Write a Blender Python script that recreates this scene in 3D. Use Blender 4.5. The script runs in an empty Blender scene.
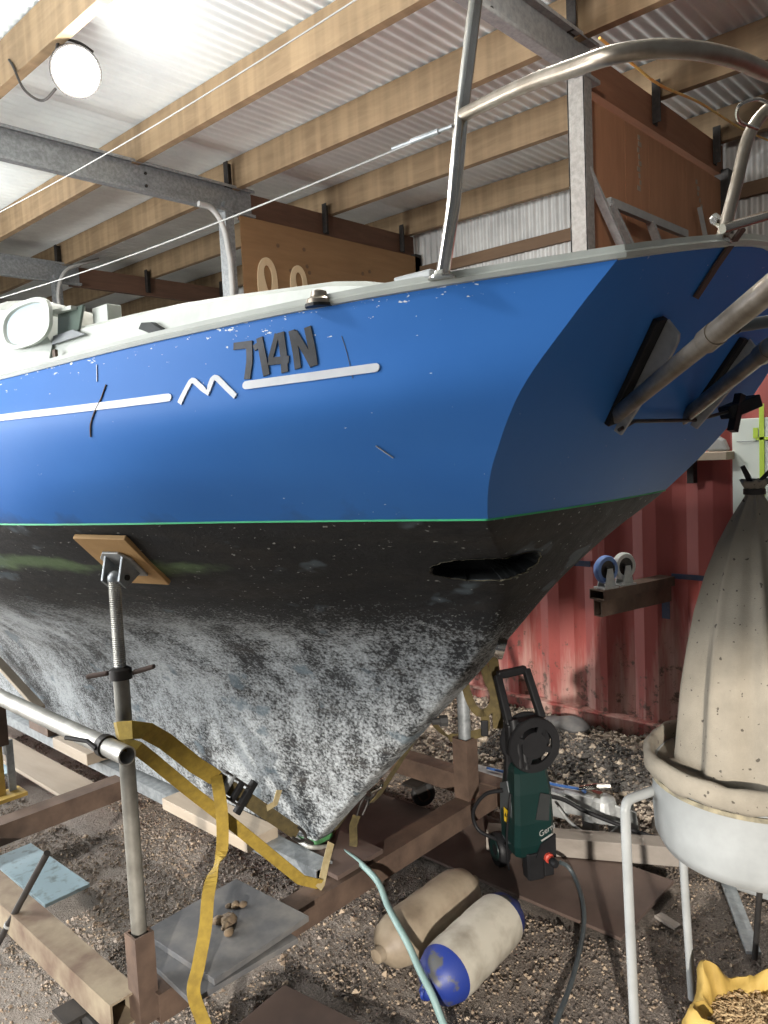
import bpy, bmesh, math, random
from mathutils import Vector, Matrix, noise
C = bpy.context.scene.collection
PI = math.pi
V = Vector
random.seed(7)

# ---------------------------------------------------------------- materials
def new_mat(name):
    m = bpy.data.materials.new(name); m.use_nodes = True
    nt = m.node_tree; b = nt.nodes['Principled BSDF']
    return m, nt, b
def ramp(nt, fac, stops):
    r = nt.nodes.new('ShaderNodeValToRGB'); e = r.color_ramp.elements
    while len(e) < len(stops): e.new(0.5)
    for k, (p, c) in enumerate(stops):
        e[k].position = p; e[k].color = (c[0], c[1], c[2], 1)
    nt.links.new(fac, r.inputs[0]); return r.outputs[0]
def coords(nt, scale=(1, 1, 1), rot=(0, 0, 0)):
    t = nt.nodes.new('ShaderNodeTexCoord'); mp = nt.nodes.new('ShaderNodeMapping')
    mp.inputs['Scale'].default_value = scale; mp.inputs['Rotation'].default_value = rot
    nt.links.new(t.outputs['Object'], mp.inputs[0]); return mp.outputs[0]
def noise_tex(nt, vec, scale, detail=4, rough=.6, dist=0.0):
    n = nt.nodes.new('ShaderNodeTexNoise'); n.inputs['Scale'].default_value = scale
    n.inputs['Detail'].default_value = detail; n.inputs['Roughness'].default_value = rough
    n.inputs['Distortion'].default_value = dist
    nt.links.new(vec, n.inputs['Vector']); return n.outputs['Fac']
def mixc(nt, fac, a, b, mode='MIX'):
    m = nt.nodes.new('ShaderNodeMix'); m.data_type = 'RGBA'; m.blend_type = mode
    for sock, v in ((m.inputs[0], fac), (m.inputs[6], a), (m.inputs[7], b)):
        if isinstance(v, (int, float)): sock.default_value = v
        elif isinstance(v, tuple): sock.default_value = (v[0], v[1], v[2], 1)
        else: nt.links.new(v, sock)
    return m.outputs[2]
def math_n(nt, op, a, b=0.0, clamp=False):
    m = nt.nodes.new('ShaderNodeMath'); m.operation = op; m.use_clamp = clamp
    for s, v in ((m.inputs[0], a), (m.inputs[1], b)):
        if isinstance(v, (int, float)): s.default_value = v
        else: nt.links.new(v, s)
    return m.outputs[0]
def bump(nt, b, h, strength=.3, dist=.01):
    n = nt.nodes.new('ShaderNodeBump'); n.inputs['Strength'].default_value = strength
    n.inputs['Distance'].default_value = dist
    nt.links.new(h, n.inputs['Height']); nt.links.new(n.outputs[0], b.inputs['Normal'])
def simple(name, c1, c2=None, rough=.6, metal=0.0, scale=8, stretch=(1, 1, 1), lo=.35, hi=.65, bmp=0.0, bscale=None, bdist=.005, spec=.5):
    """two-tone noisy material"""
    m, nt, b = new_mat(name)
    c2 = c2 or tuple(x*.75 for x in c1)
    v = coords(nt, stretch); f = noise_tex(nt, v, scale)
    nt.links.new(ramp(nt, f, [(lo, c1), (hi, c2)]), b.inputs['Base Color'])
    b.inputs['Roughness'].default_value = rough; b.inputs['Metallic'].default_value = metal
    b.inputs['Specular IOR Level'].default_value = spec
    if bmp: bump(nt, b, noise_tex(nt, v, bscale or scale*3), bmp, bdist)
    return m
def wood(name, c1, c2, axis='Y', scale=3.0, rough=.75, saw=False):
    """grain along one axis of the object"""
    m, nt, b = new_mat(name)
    st = {'X': (.12, 1, 1), 'Y': (1, .12, 1), 'Z': (1, 1, .12)}[axis]
    v = coords(nt, st); f = noise_tex(nt, v, scale*6, 6, .65, .6)
    g = noise_tex(nt, coords(nt), scale*.6, 3)
    col = ramp(nt, f, [(.3, c1), (.7, c2)])
    col = mixc(nt, math_n(nt, 'MULTIPLY', g, .55), col, tuple(x*.6 for x in c2))
    if saw:
        w = nt.nodes.new('ShaderNodeTexNoise'); w.inputs['Scale'].default_value = 7
        nt.links.new(coords(nt, (.05, 1, .05)), w.inputs['Vector'])
        col = mixc(nt, ramp(nt, w.outputs['Fac'], [(.42, (0, 0, 0)), (.62, (.3, .3, .3))]), col, tuple(min(1, x*1.4) for x in c1))
    nt.links.new(col, b.inputs['Base Color']); b.inputs['Roughness'].default_value = rough
    bump(nt, b, f, .25, .004)
    return m

M = {}
M['galv'] = simple('galvanised steel', (.34, .36, .37), (.22, .235, .24), .45, .45, 30, bmp=.08)
M['galv_pale'] = simple('dull galvanised steel', (.42, .43, .42), (.30, .31, .31), .5, .35, 24)
M['pipe'] = simple('scaffold pipe zinc', (.50, .49, .45), (.33, .32, .29), .45, .55, 14, bmp=.1)
M['prop_steel'] = simple('dull prop steel', (.24, .23, .20), (.15, .14, .12), .5, .4, 14, bmp=.1)
M['wall_dark'] = simple('darkened unseen wall steel', (.07, .075, .08), (.05, .053, .056), .6, .1, 2.0)  # unseen wall made dark to cut its bounce onto the transom
M['galv_col'] = simple('grey column steel', (.30, .29, .265), (.21, .20, .185), .6, .1, 26, bmp=.1)
M['conduit'] = simple('pale conduit', (.42, .42, .40), (.36, .36, .34), .5, 0, 9)
M['iron'] = simple('corrugated roof steel', (.76, .82, .82), (.66, .71, .72), .6, 0, 2.0, spec=.3)
M['iron_wall'] = simple('corrugated wall steel', (.66, .66, .63), (.5, .5, .48), .5, .2, 2.2)
M['purlin'] = wood('rough sawn purlin timber', (.29, .205, .115), (.19, .125, .066), 'Y', 2.0, saw=True)
M['rafter'] = wood('brown stained rafter timber', (.17, .088, .053), (.105, .054, .033), 'X', 2.0)
M['rafter_red'] = wood('reddish rafter timber', (.36, .17, .09), (.26, .115, .06), 'X', 2.0)
M['ply_red'] = wood('reddish plywood', (.56, .285, .15), (.42, .20, .10), 'Z', 1.6)
M['ply'] = wood('yellow brown plywood', (.36, .215, .10), (.27, .155, .07), 'X', 1.6)
M['ply_pale'] = wood('pale plywood', (.80, .65, .42), (.72, .56, .34), 'Z', 1.5)
M['ply_pad'] = wood('orange plywood pad', (.52, .32, .13), (.43, .25, .10), 'X', 2.5)
M['timber_pale'] = wood('pale sawn timber', (.45, .375, .29), (.34, .275, .205), 'Y', 2.5)
M['timber_grey'] = wood('grey weathered timber', (.34, .30, .26), (.22, .19, .16), 'Y', 2.5)
M['girt'] = wood('dark girt timber', (.22, .14, .08), (.15, .09, .05), 'Y', 2.0)
M['rust'] = simple('rusty brown steel', (.135, .088, .062), (.072, .046, .034), .75, .2, 9, bmp=.25)
M['rust_dusty'] = simple('dusty rusted steel', (.27, .22, .15), (.13, .085, .058), .8, .1, 7, bmp=.25)
M['rust_dark'] = simple('dark rusty steel plate', (.125, .085, .068), (.075, .052, .043), .7, .15, 3.5, bmp=.2)
M['black_plastic'] = simple('black plastic', (.009, .009, .010), (.014, .014, .015), .5, 0, 10, spec=.25)
M['rubber'] = simple('black rubber', (.02, .02, .021), (.035, .034, .033), .7, 0, 12)
M['blk_metal'] = simple('black oxidised metal', (.025, .023, .022), (.045, .04, .036), .5, .4, 20)
M['stainless'] = simple('stainless steel', (.62, .60, .56), (.48, .45, .40), .2, 1.0, 12)
M['stainless_old'] = simple('tarnished stainless', (.34, .30, .25), (.21, .175, .135), .38, .85, 16, bmp=.06)
M['white_gel'] = simple('weathered white gelcoat', (.48, .50, .455), (.39, .41, .37), .5, 0, 7)
M['white_paint'] = simple('white enamel', (.33, .34, .335), (.27, .28, .275), .45, 0, 9)
M['strap'] = simple('yellow webbing', (.30, .205, .028), (.21, .14, .02), .85, 0, 40, bmp=.2, bscale=300, bdist=.001)
M['strap_dull'] = simple('faded webbing', (.105, .078, .028), (.06, .045, .017), .9, 0, 40, bmp=.2, bscale=300, bdist=.001)
M['strap_pale'] = simple('pale webbing', (.36, .30, .17), (.28, .22, .11), .9, 0, 40)
M['canvas'] = None
M['fender'] = simple('grimy white vinyl', (.46, .43, .36), (.25, .22, .175), .5, 0, 9, lo=.4, hi=.72)
M['fender_old'] = simple('dirty tan vinyl', (.33, .27, .195), (.17, .13, .09), .55, 0, 8, lo=.35, hi=.7)
M['fender_blue'] = simple('chipped blue vinyl', (.012, .03, .19), (.07, .07, .07), .5, 0, 16, lo=.5, hi=.58)
M['hose'] = simple('green grey hose', (.22, .32, .30), (.17, .26, .25), .5, 0, 20)
M['hose_dark'] = simple('dark grey hose', (.06, .075, .08), (.045, .055, .06), .45, 0, 20)
M['green_body'] = simple('dark green plastic', (.0035, .021, .019), (.003, .018, .016), .4, 0, 6)
M['grey_body'] = simple('dark grey plastic', (.075, .085, .09), (.06, .07, .075), .45, 0, 6)
M['yellow_sticker'] = simple('yellow sticker', (.75, .5, .02), (.7, .46, .02), .5, 0, 10)
M['lettering'] = simple('faded black lettering', (.010, .010, .012), (.045, .05, .065), .55, 0, 16, lo=.45, hi=.7)
M['stripe'] = simple('white stripe tape', (.70, .71, .72), (.62, .64, .66), .4, 0, 20)
M['tape'] = simple('green masking tape', (.06, .55, .22), (.05, .48, .19), .5, 0, 20)
M['tape_line'] = simple('yellow green tape', (.55, .75, .08), (.5, .7, .07), .6, 0, 9)
M['glass_dark'] = simple('smoked acrylic', (.10, .13, .11), (.075, .10, .085), .15, 0, 4)
M['pale_blue'] = simple('pale blue grey panel', (.38, .46, .51), (.34, .42, .47), .4, 0, 5)
M['blue_board'] = simple('dusty pale blue board', (.42, .56, .62), (.22, .27, .28), .5, 0, 30, lo=.52, hi=.72)
M['mat'] = simple('dusty dark rubber mat', (.085, .085, .088), (.18, .17, .155), .7, 0, 7, lo=.45, hi=.75, bmp=.2)
M['crumb'] = simple('rusty chunk', (.19, .135, .08), (.10, .07, .045), .95, 0, 45, bmp=.5)
M['lid_grey'] = simple('grey wire', (.42, .42, .40), (.35, .35, .34), .5, .4, 9)
M['orange_cord'] = simple('orange yellow cord', (.75, .33, .07), (.75, .55, .16), .6, 0, 6)
M['sack'] = simple('yellow woven sack', (.47, .315, .075), (.34, .22, .05), .7, 0, 7, bmp=.35)
M['shavings'] = simple('wood shavings', (.62, .46, .26), (.44, .30, .16), .9, 0, 50)
M['blue_rubber'] = simple('blue tyre', (.12, .22, .50), (.10, .18, .42), .5, 0, 10)
M['grey_rubber'] = simple('grey tyre', (.50, .50, .48), (.42, .42, .40), .5, 0, 10)
M['panel_white'] = simple('white insulation panel', (.74, .80, .74), (.66, .73, .66), .6, 0, 3)
M['blue_cable'] = simple('blue cable', (.03, .10, .30), (.03, .09, .26), .5, 0, 9)
M['red_plastic'] = simple('red coupling', (.45, .05, .03), (.4, .05, .03), .5, 0, 9)
M['black_hole'] = simple('near-black recess', (.012, .014, .014), (.022, .024, .024), .8, 0, 14)  # near-black throughout, used inside openings and for slots
M['fibre'] = simple('raw fibreglass edge', (.30, .26, .17), (.13, .115, .08), .8, 0, 30)

def make_special():
    # blue topsides
    m, nt, b = new_mat('blue topside paint'); v = coords(nt)
    f = noise_tex(nt, v, 2.5, 5); base = ramp(nt, f, [(.3, (.038, .165, .50)), (.7, (.046, .185, .53))])
    n2 = noise_tex(nt, coords(nt, (1, 1, 1)), 5.0, 6, .75)
    base = mixc(nt, ramp(nt, n2, [(.755, (0, 0, 0)), (.82, (.4, .4, .4))]), base, (.05, .075, .13))
    s = nt.nodes.new('ShaderNodeSeparateXYZ'); nt.links.new(v, s.inputs[0])
    # chipped paint along the gunwale
    z = math_n(nt, 'ADD', s.outputs[2], .245); y = math_n(nt, 'ADD', s.outputs[1], 2.0)
    edge = math_n(nt, 'ADD', z, math_n(nt, 'MULTIPLY', y, .046))     # ~1.952 along the sheer
    n3 = noise_tex(nt, coords(nt, (1, 1, 2.2)), 42, 3, .7)
    up = nt.nodes.new('ShaderNodeMapRange'); up.inputs[1].default_value = 1.85; up.inputs[2].default_value = 1.97
    up.inputs[3].default_value = 0; up.inputs[4].default_value = .13; nt.links.new(edge, up.inputs[0])
    sd = nt.nodes.new('ShaderNodeMapRange'); sd.inputs[1].default_value = .64; sd.inputs[2].default_value = .80
    sd.inputs[3].default_value = -.12; sd.inputs[4].default_value = 0; nt.links.new(y, sd.inputs[0])
    chip = math_n(nt, 'ADD', math_n(nt, 'ADD', n3, up.outputs[0]), sd.outputs[0])
    base = mixc(nt, ramp(nt, chip, [(.735, (0, 0, 0)), (.75, (1, 1, 1))]), base, (.75, .78, .78))
    # thin pale scuffs
    n4 = noise_tex(nt, coords(nt, (9, 9, .9), (0, .35, .0)), 11, 2, .5)
    base = mixc(nt, ramp(nt, n4, [(.785, (0, 0, 0)), (.80, (.5, .5, .5))]), base, (.55, .62, .72))
    # grime just above the waterline
    lo = nt.nodes.new('ShaderNodeMapRange'); lo.inputs[1].default_value = 1.60; lo.inputs[2].default_value = 1.47
    lo.inputs[3].default_value = -.12; lo.inputs[4].default_value = .16; nt.links.new(z, lo.inputs[0])
    fw = nt.nodes.new('ShaderNodeMapRange'); fw.inputs[1].default_value = 1.5; fw.inputs[2].default_value = 2.4
    fw.inputs[3].default_value = -.1; fw.inputs[4].default_value = .08; nt.links.new(y, fw.inputs[0])
    g = math_n(nt, 'ADD', noise_tex(nt, v, 4, 5), math_n(nt, 'ADD', lo.outputs[0], fw.outputs[0]))
    base = mixc(nt, ramp(nt, g, [(.6, (0, 0, 0)), (.85, (.7, .7, .7))]), base, (.05, .055, .06))
    nt.links.new(base, b.inputs['Base Color']); b.inputs['Roughness'].default_value = .5
    b.inputs['Specular IOR Level'].default_value = .16
    M['blue'] = m
    # worn antifouling
    m, nt, b = new_mat('worn black antifouling'); v = coords(nt)
    s = nt.nodes.new('ShaderNodeSeparateXYZ'); nt.links.new(v, s.inputs[0])
    z = math_n(nt, 'ADD', s.outputs[2], .245); y = math_n(nt, 'ADD', s.outputs[1], 2.0)
    big = noise_tex(nt, coords(nt, (1, 1, .35)), 4.0, 4, .6)
    fine = noise_tex(nt, coords(nt, (1, .7, 1)), 120, 4, .7)
    mid = noise_tex(nt, coords(nt, (1, .6, .85)), 24, 6, .75)
    base = ramp(nt, mid, [(.3, (.008, .009, .010)), (.75, (.030, .030, .031))])
    base = mixc(nt, ramp(nt, noise_tex(nt, coords(nt, (.4, .4, 3)), 5, 5), [(.5, (0, 0, 0)), (.75, (.5, .5, .5))]), base, (.055, .045, .036))
    # scraped zone low on the keel: pale speckle, streaked downwards
    low = nt.nodes.new('ShaderNodeMapRange'); low.inputs[1].default_value = 1.465; low.inputs[2].default_value = 1.195
    low.inputs[3].default_value = -.25; low.inputs[4].default_value = .10; nt.links.new(math_n(nt, 'ADD', z, math_n(nt, 'MULTIPLY', big, .25)), low.inputs[0])
    sp = math_n(nt, 'ADD', math_n(nt, 'MULTIPLY', fine, .58), math_n(nt, 'MULTIPLY', mid, .36))
    sp = math_n(nt, 'ADD', sp, math_n(nt, 'MULTIPLY', math_n(nt, 'SUBTRACT', big, .5), .55))
    sp = math_n(nt, 'ADD', sp, low.outputs[0])
    base = mixc(nt, ramp(nt, sp, [(.48, (0, 0, 0)), (.60, (.65, .65, .65)), (.68, (1, 1, 1))]), base, (.37, .39, .395))
    # blue grey fill patches and sparse paint chips
    p2 = noise_tex(nt, coords(nt, (1, 1, 1.6)), 5.5, 3, .5)
    base = mixc(nt, ramp(nt, p2, [(.63, (0, 0, 0)), (.68, (.7, .7, .7))]), base, (.10, .13, .15))
    ch = noise_tex(nt, coords(nt, (1, 1, 1.8)), 60, 2, .5)
    base = mixc(nt, ramp(nt, ch, [(.70, (0, 0, 0)), (.72, (.8, .8, .8))]), base, (.36, .37, .34))
    # faded green band below the waterline, forward part
    d = math_n(nt, 'ABSOLUTE', math_n(nt, 'SUBTRACT', z, 1.335))
    band = nt.nodes.new('ShaderNodeMapRange'); band.inputs[1].default_value = .0; band.inputs[2].default_value = .075
    band.inputs[3].default_value = .22; band.inputs[4].default_value = -.3; nt.links.new(d, band.inputs[0])
    fwd = nt.nodes.new('ShaderNodeMapRange'); fwd.inputs[1].default_value = 1.45; fwd.inputs[2].default_value = 1.75
    fwd.inputs[3].default_value = -.4; fwd.inputs[4].default_value = 0; nt.links.new(y, fwd.inputs[0])
    gg = math_n(nt, 'ADD', math_n(nt, 'ADD', noise_tex(nt, coords(nt, (.6, .6, 1.5)), 7, 4), band.outputs[0]), fwd.outputs[0])
    base = mixc(nt, ramp(nt, gg, [(.53, (0, 0, 0)), (.75, (.75, .75, .75))]), base, (.13, .20, .09))
    nt.links.new(base, b.inputs['Base Color'])
    nt.links.new(ramp(nt, mid, [(.3, (.5, .5, .5)), (.7, (.8, .8, .8))]), b.inputs['Roughness']); b.inputs['Specular IOR Level'].default_value = .3
    bump(nt, b, math_n(nt, 'ADD', math_n(nt, 'MULTIPLY', fine, .5), mid), .35, .006)
    M['antifoul'] = m
    # red container paint
    m, nt, b = new_mat('weathered red container paint'); v = coords(nt)
    s = nt.nodes.new('ShaderNodeSeparateXYZ'); nt.links.new(v, s.inputs[0])
    base = ramp(nt, noise_tex(nt, coords(nt, (1, 1, .3)), 5, 5), [(.3, (.36, .085, .072)), (.7, (.27, .057, .052))])
    lowz = nt.nodes.new('ShaderNodeMapRange'); lowz.inputs[1].default_value = 1.0; lowz.inputs[2].default_value = .25
    lowz.inputs[3].default_value = -.1; lowz.inputs[4].default_value = .2; nt.links.new(s.outputs[2], lowz.inputs[0])
    n5 = math_n(nt, 'ADD', noise_tex(nt, coords(nt, (1, 1, .12)), 7, 5, .65), lowz.outputs[0])
    base = mixc(nt, ramp(nt, n5, [(.58, (0, 0, 0)), (.78, (.85, .85, .85))]), base, (.50, .34, .29))
    n6 = math_n(nt, 'ADD', noise_tex(nt, v, 16, 6, .75), math_n(nt, 'MULTIPLY', lowz.outputs[0], .6))
    base = mixc(nt, ramp(nt, n6, [(.64, (0, 0, 0)), (.72, (.9, .9, .9))]), base, (.09, .06, .045))
    nt.links.new(base, b.inputs['Base Color']); b.inputs['Roughness'].default_value = .6
    M['container'] = m
    # dirt floor
    m, nt, b = new_mat('dirt and sawdust floor'); v = coords(nt)
    big = noise_tex(nt, v, .9, 5, .6); mid = noise_tex(nt, v, 16, 6, .7); fine = noise_tex(nt, v, 130, 4, .75)
    base = ramp(nt, mid, [(.3, (.18, .145, .12)), (.7, (.38, .32, .27))])
    base = mixc(nt, ramp(nt, big, [(.42, (.55, .55, .55)), (.6, (0, 0, 0))]), base, (.13, .105, .088))
    base = mixc(nt, ramp(nt, fine, [(.5, (0, 0, 0)), (.66, (.85, .85, .85))]), base, (.46, .39, .32))
    # paler tone mixed in towards high Y and low X, varied by noise
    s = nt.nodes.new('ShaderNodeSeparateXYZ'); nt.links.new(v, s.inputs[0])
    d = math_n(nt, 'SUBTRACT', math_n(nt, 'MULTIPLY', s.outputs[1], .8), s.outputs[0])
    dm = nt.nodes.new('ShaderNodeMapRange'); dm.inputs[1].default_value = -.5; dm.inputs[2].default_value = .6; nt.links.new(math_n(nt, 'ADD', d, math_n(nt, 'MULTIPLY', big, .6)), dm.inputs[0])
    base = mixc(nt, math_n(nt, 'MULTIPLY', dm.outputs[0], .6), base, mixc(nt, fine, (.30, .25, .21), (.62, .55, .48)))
    nt.links.new(base, b.inputs['Base Color']); b.inputs['Roughness'].default_value = .95
    bump(nt, b, math_n(nt, 'ADD', math_n(nt, 'MULTIPLY', fine, .45), mid), 1.0, .05)
    M['dirt'] = m
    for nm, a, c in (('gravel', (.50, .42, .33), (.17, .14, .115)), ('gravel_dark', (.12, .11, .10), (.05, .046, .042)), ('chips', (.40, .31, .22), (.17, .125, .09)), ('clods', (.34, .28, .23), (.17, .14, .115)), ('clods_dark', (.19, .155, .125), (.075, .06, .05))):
        m, nt, b = new_mat(nm + ' pieces'); g = nt.nodes.new('ShaderNodeNewGeometry')
        nt.links.new(ramp(nt, g.outputs['Random Per Island'], [(.1, a), (.9, c)]), b.inputs['Base Color'])
        b.inputs['Roughness'].default_value = .9; M[nm] = m
    # dusty canvas
    m, nt, b = new_mat('dusty filter cloth'); v = coords(nt)
    f = noise_tex(nt, v, 7, 6, .65)
    base = ramp(nt, f, [(.3, (.29, .255, .20)), (.7, (.205, .18, .14))])
    sp = noise_tex(nt, v, 70, 2, .4)
    base = mixc(nt, ramp(nt, sp, [(.70, (0, 0, 0)), (.73, (.85, .85, .85))]), base, (.045, .036, .028))
    nt.links.new(base, b.inputs['Base Color']); b.inputs['Roughness'].default_value = .95
    w = noise_tex(nt, v, 350, 1); bump(nt, b, math_n(nt, 'ADD', w, math_n(nt, 'MULTIPLY', f, 2.0)), .25, .004)
    M['canvas'] = m
    m, nt, b = new_mat('lamp glow'); b.inputs['Emission Color'].default_value = (1, .98, .94, 1)
    b.inputs['Emission Strength'].default_value = 30; M['lamp'] = m
make_special()

# ---------------------------------------------------------------- mesh building
class MB:
    def __init__(s): s.v = []; s.f = []
    def add(s, vs, fs):
        o = len(s.v); s.v += [V(p) for p in vs]; s.f += [tuple(i+o for i in f) for f in fs]; return s
    def box(s, c, d, R=None):
        c = V(c); pts = []
        for z in (-.5, .5):
            for x, y in ((-.5, -.5), (.5, -.5), (.5, .5), (-.5, .5)):
                p = V((x*d[0], y*d[1], z*d[2])); pts.append(c + (R @ p if R else p))
        return s.add(pts, [(3, 2, 1, 0), (4, 5, 6, 7), (0, 1, 5, 4), (1, 2, 6, 5), (2, 3, 7, 6), (3, 0, 4, 7)])
    def beam(s, a, b, w, h, up=(0, 0, 1)):
        a = V(a); b = V(b); t = (b-a).normalized(); u = V(up); r = t.cross(u).normalized(); u = r.cross(t)
        R = Matrix((t, r, u)).transposed()
        return s.box((a+b)/2, ((b-a).length, w, h), R)
    def rhs(s, a, b, w, h, th, up=(0, 0, 1)):
        """open-ended rectangular hollow section"""
        a = V(a); b = V(b); t = (b-a).normalized(); u = V(up); r = t.cross(u).normalized(); u = r.cross(t)
        o = len(s.v); vs = []
        for p in (a, b):
            for ww, hh in ((w/2, h/2), (w/2-th, h/2-th)):
                for sx, sz in ((-1, -1), (1, -1), (1, 1), (-1, 1)): vs.append(p + r*ww*sx + u*hh*sz)
        fs = []
        for k in range(4):
            n = (k+1) % 4
            fs += [(k, n, 8+n, 8+k), (4+n, 4+k, 12+k, 12+n), (n, k, 4+k, 4+n), (8+k, 8+n, 12+n, 12+k)]
        return s.add(vs, fs)
    def tube(s, pts, r, seg=10, caps=True, closed=False):
        pts = [V(p) for p in pts]; n = len(pts); rr = r if isinstance(r, (list, tuple)) else [r]*n
        T = []
        for i in range(n):
            a = pts[i-1] if (i > 0 or closed) else pts[0]; b = pts[(i+1) % n] if (i < n-1 or closed) else pts[-1]
            T.append((b-a).normalized())
        ref = V((0, 0, 1)) if abs(T[0].z) < .9 else V((1, 0, 0))
        u = T[0].cross(ref).normalized(); vs = []; fs = []
        for i in range(n):
            u = (u - T[i]*u.dot(T[i])).normalized(); w = T[i].cross(u)
            for k in range(seg):
                a = 2*PI*k/seg; vs.append(pts[i] + (u*math.cos(a) + w*math.sin(a))*rr[i])
        m = n if closed else n-1
        for i in range(m):
            j = (i+1) % n
            for k in range(seg):
                l = (k+1) % seg; fs.append((i*seg+k, i*seg+l, j*seg+l, j*seg+k))
        if caps and not closed:
            fs.append(tuple(range(seg-1, -1, -1))); fs.append(tuple((n-1)*seg+k for k in range(seg)))
        return s.add(vs, fs)
    def pipe(s, a, b, ro, ri, seg=20):
        a = V(a); b = V(b); t = (b-a).normalized(); ref = V((0, 0, 1)) if abs(t.z) < .9 else V((1, 0, 0))
        u = t.cross(ref).normalized(); w = t.cross(u); vs = []; fs = []
        for p in (a, b):
            for r in (ro, ri):
                for k in range(seg): vs.append(p + (u*math.cos(2*PI*k/seg) + w*math.sin(2*PI*k/seg))*r)
        for k in range(seg):
            l = (k+1) % seg
            fs += [(k, l, 2*seg+l, 2*seg+k), (seg+l, seg+k, 3*seg+k, 3*seg+l), (l, k, seg+k, seg+l), (2*seg+k, 2*seg+l, 3*seg+l, 3*seg+k)]
        return s.add(vs, fs)
    def cyl(s, a, b, r, seg=16): return s.tube([a, b], r, seg)
    def lathe(s, prof, c=(0, 0, 0), axis=(0, 0, 1), seg=32, cap=True):
        c = V(c); t = V(axis).normalized(); ref = V((0, 0, 1)) if abs(t.z) < .9 else V((1, 0, 0))
        u = t.cross(ref).normalized(); w = t.cross(u); vs = []; fs = []
        for r, z in prof:
            for k in range(seg): vs.append(c + t*z + (u*math.cos(2*PI*k/seg) + w*math.sin(2*PI*k/seg))*r)
        n = len(prof)
        for i in range(n-1):
            for k in range(seg):
                l = (k+1) % seg; fs.append((i*seg+k, i*seg+l, (i+1)*seg+l, (i+1)*seg+k))
        if cap:
            fs.append(tuple(range(seg-1, -1, -1))); fs.append(tuple((n-1)*seg+k for k in range(seg)))
        return s.add(vs, fs)
    def prism(s, poly, o, ux, uy, th):
        """polygon in the plane (o, ux, uy), extruded by th along ux x uy"""
        o = V(o); ux = V(ux).normalized(); uy = V(uy).normalized(); nz = ux.cross(uy).normalized(); n = len(poly)
        vs = [o + ux*x + uy*y for x, y in poly] + [o + ux*x + uy*y + nz*th for x, y in poly]
        fs = [tuple(range(n-1, -1, -1)), tuple(range(n, 2*n))]
        for k in range(n): l = (k+1) % n; fs.append((k, l, n+l, n+k))
        return s.add(vs, fs)
    def ribbon(s, pts, w, wd, th=.003):
        """flat strap: wd is one width direction or one per point"""
        pts = [V(p) for p in pts]; n = len(pts); vs = []; fs = []
        for i, p in enumerate(pts):
            d = V(wd[i] if isinstance(wd[0], (tuple, list, Vector)) else wd)
            t = (pts[min(i+1, n-1)]-pts[max(i-1, 0)]).normalized()
            d = (d - t*d.dot(t)).normalized(); nn = t.cross(d)
            for a, b in ((-.5, -.5), (.5, -.5), (.5, .5), (-.5, .5)): vs.append(p + d*w*a + nn*th*b)
        for i in range(n-1):
            for k in range(4): l = (k+1) % 4; fs.append((i*4+k, i*4+l, i*4+4+l, i*4+4+k))
        fs += [(3, 2, 1, 0), tuple((n-1)*4+k for k in range(4))]
        return s.add(vs, fs)
    def ball(s, c, r, sc=(1, 1, 1), seg=16):
        prof = [(max(1e-4, r*math.sin(PI*i/8)), -r*math.cos(PI*i/8)) for i in range(9)]
        k = len(s.v); s.lathe(prof, (0, 0, 0), (0, 0, 1), seg)
        for i in range(k, len(s.v)): s.v[i] = V(c) + V((s.v[i].x*sc[0], s.v[i].y*sc[1], s.v[i].z*sc[2]))
        return s
    def build(s, name, mat, parent=None, smooth=False, bevel=0.0, angle=40):
        off = WORLD[parent.name] if parent else V((0, 0, 0))
        me = bpy.data.meshes.new(name); me.from_pydata([p-off for p in s.v], [], s.f); me.update()
        bm = bmesh.new(); bm.from_mesh(me); bmesh.ops.recalc_face_normals(bm, faces=bm.faces); bm.to_mesh(me); bm.free()
        me.materials.append(M[mat] if isinstance(mat, str) else mat)
        o = bpy.data.objects.new(name, me); C.objects.link(o); o.parent = parent; WORLD[o.name] = off
        if smooth:
            me.polygons.foreach_set('use_smooth', [True]*len(me.polygons)); me.set_sharp_from_angle(angle=math.radians(angle))
        if bevel:
            b = o.modifiers.new('bevel', 'BEVEL'); b.width = bevel; b.segments = 2; b.limit_method = 'ANGLE'; b.angle_limit = math.radians(50)
        return o
WORLD = {}
def tag(o, label, cat, group=None, kind=None):
    o['label'] = label; o['category'] = cat
    if group: o['group'] = group
    if kind: o['kind'] = kind
    return o
def thing(name, loc, label, cat, group=None):
    o = bpy.data.objects.new(name, None); C.objects.link(o); o.location = loc; o.empty_display_size = .1
    WORLD[o.name] = V(loc); return tag(o, label, cat, group)
def struct(o): o['kind'] = 'structure'; return o
def spline(pts, n=8):
    """Catmull-Rom through points"""
    P = [V(p) for p in pts]; out = []
    for i in range(len(P)-1):
        p0 = P[i-1] if i else P[0]*2-P[1]; p1 = P[i]; p2 = P[i+1]; p3 = P[i+2] if i+2 < len(P) else P[-1]*2-P[-2]
        for k in range(n):
            t = k/n
            out.append(.5*((2*p1)+(p2-p0)*t+(2*p0-5*p1+4*p2-p3)*t*t+(3*p1-p0-3*p2+p3)*t**3))
    out.append(P[-1]); return out
def copy_tree(o, parent=None):
    c = o.copy(); C.objects.link(c); c.parent = parent
    for ch in list(o.children): copy_tree(ch, c)
    return c
# ---------------------------------------------------------------- hull shape
CX = 1.765                       # boat centreline
WL = 1.468                       # waterline height

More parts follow.
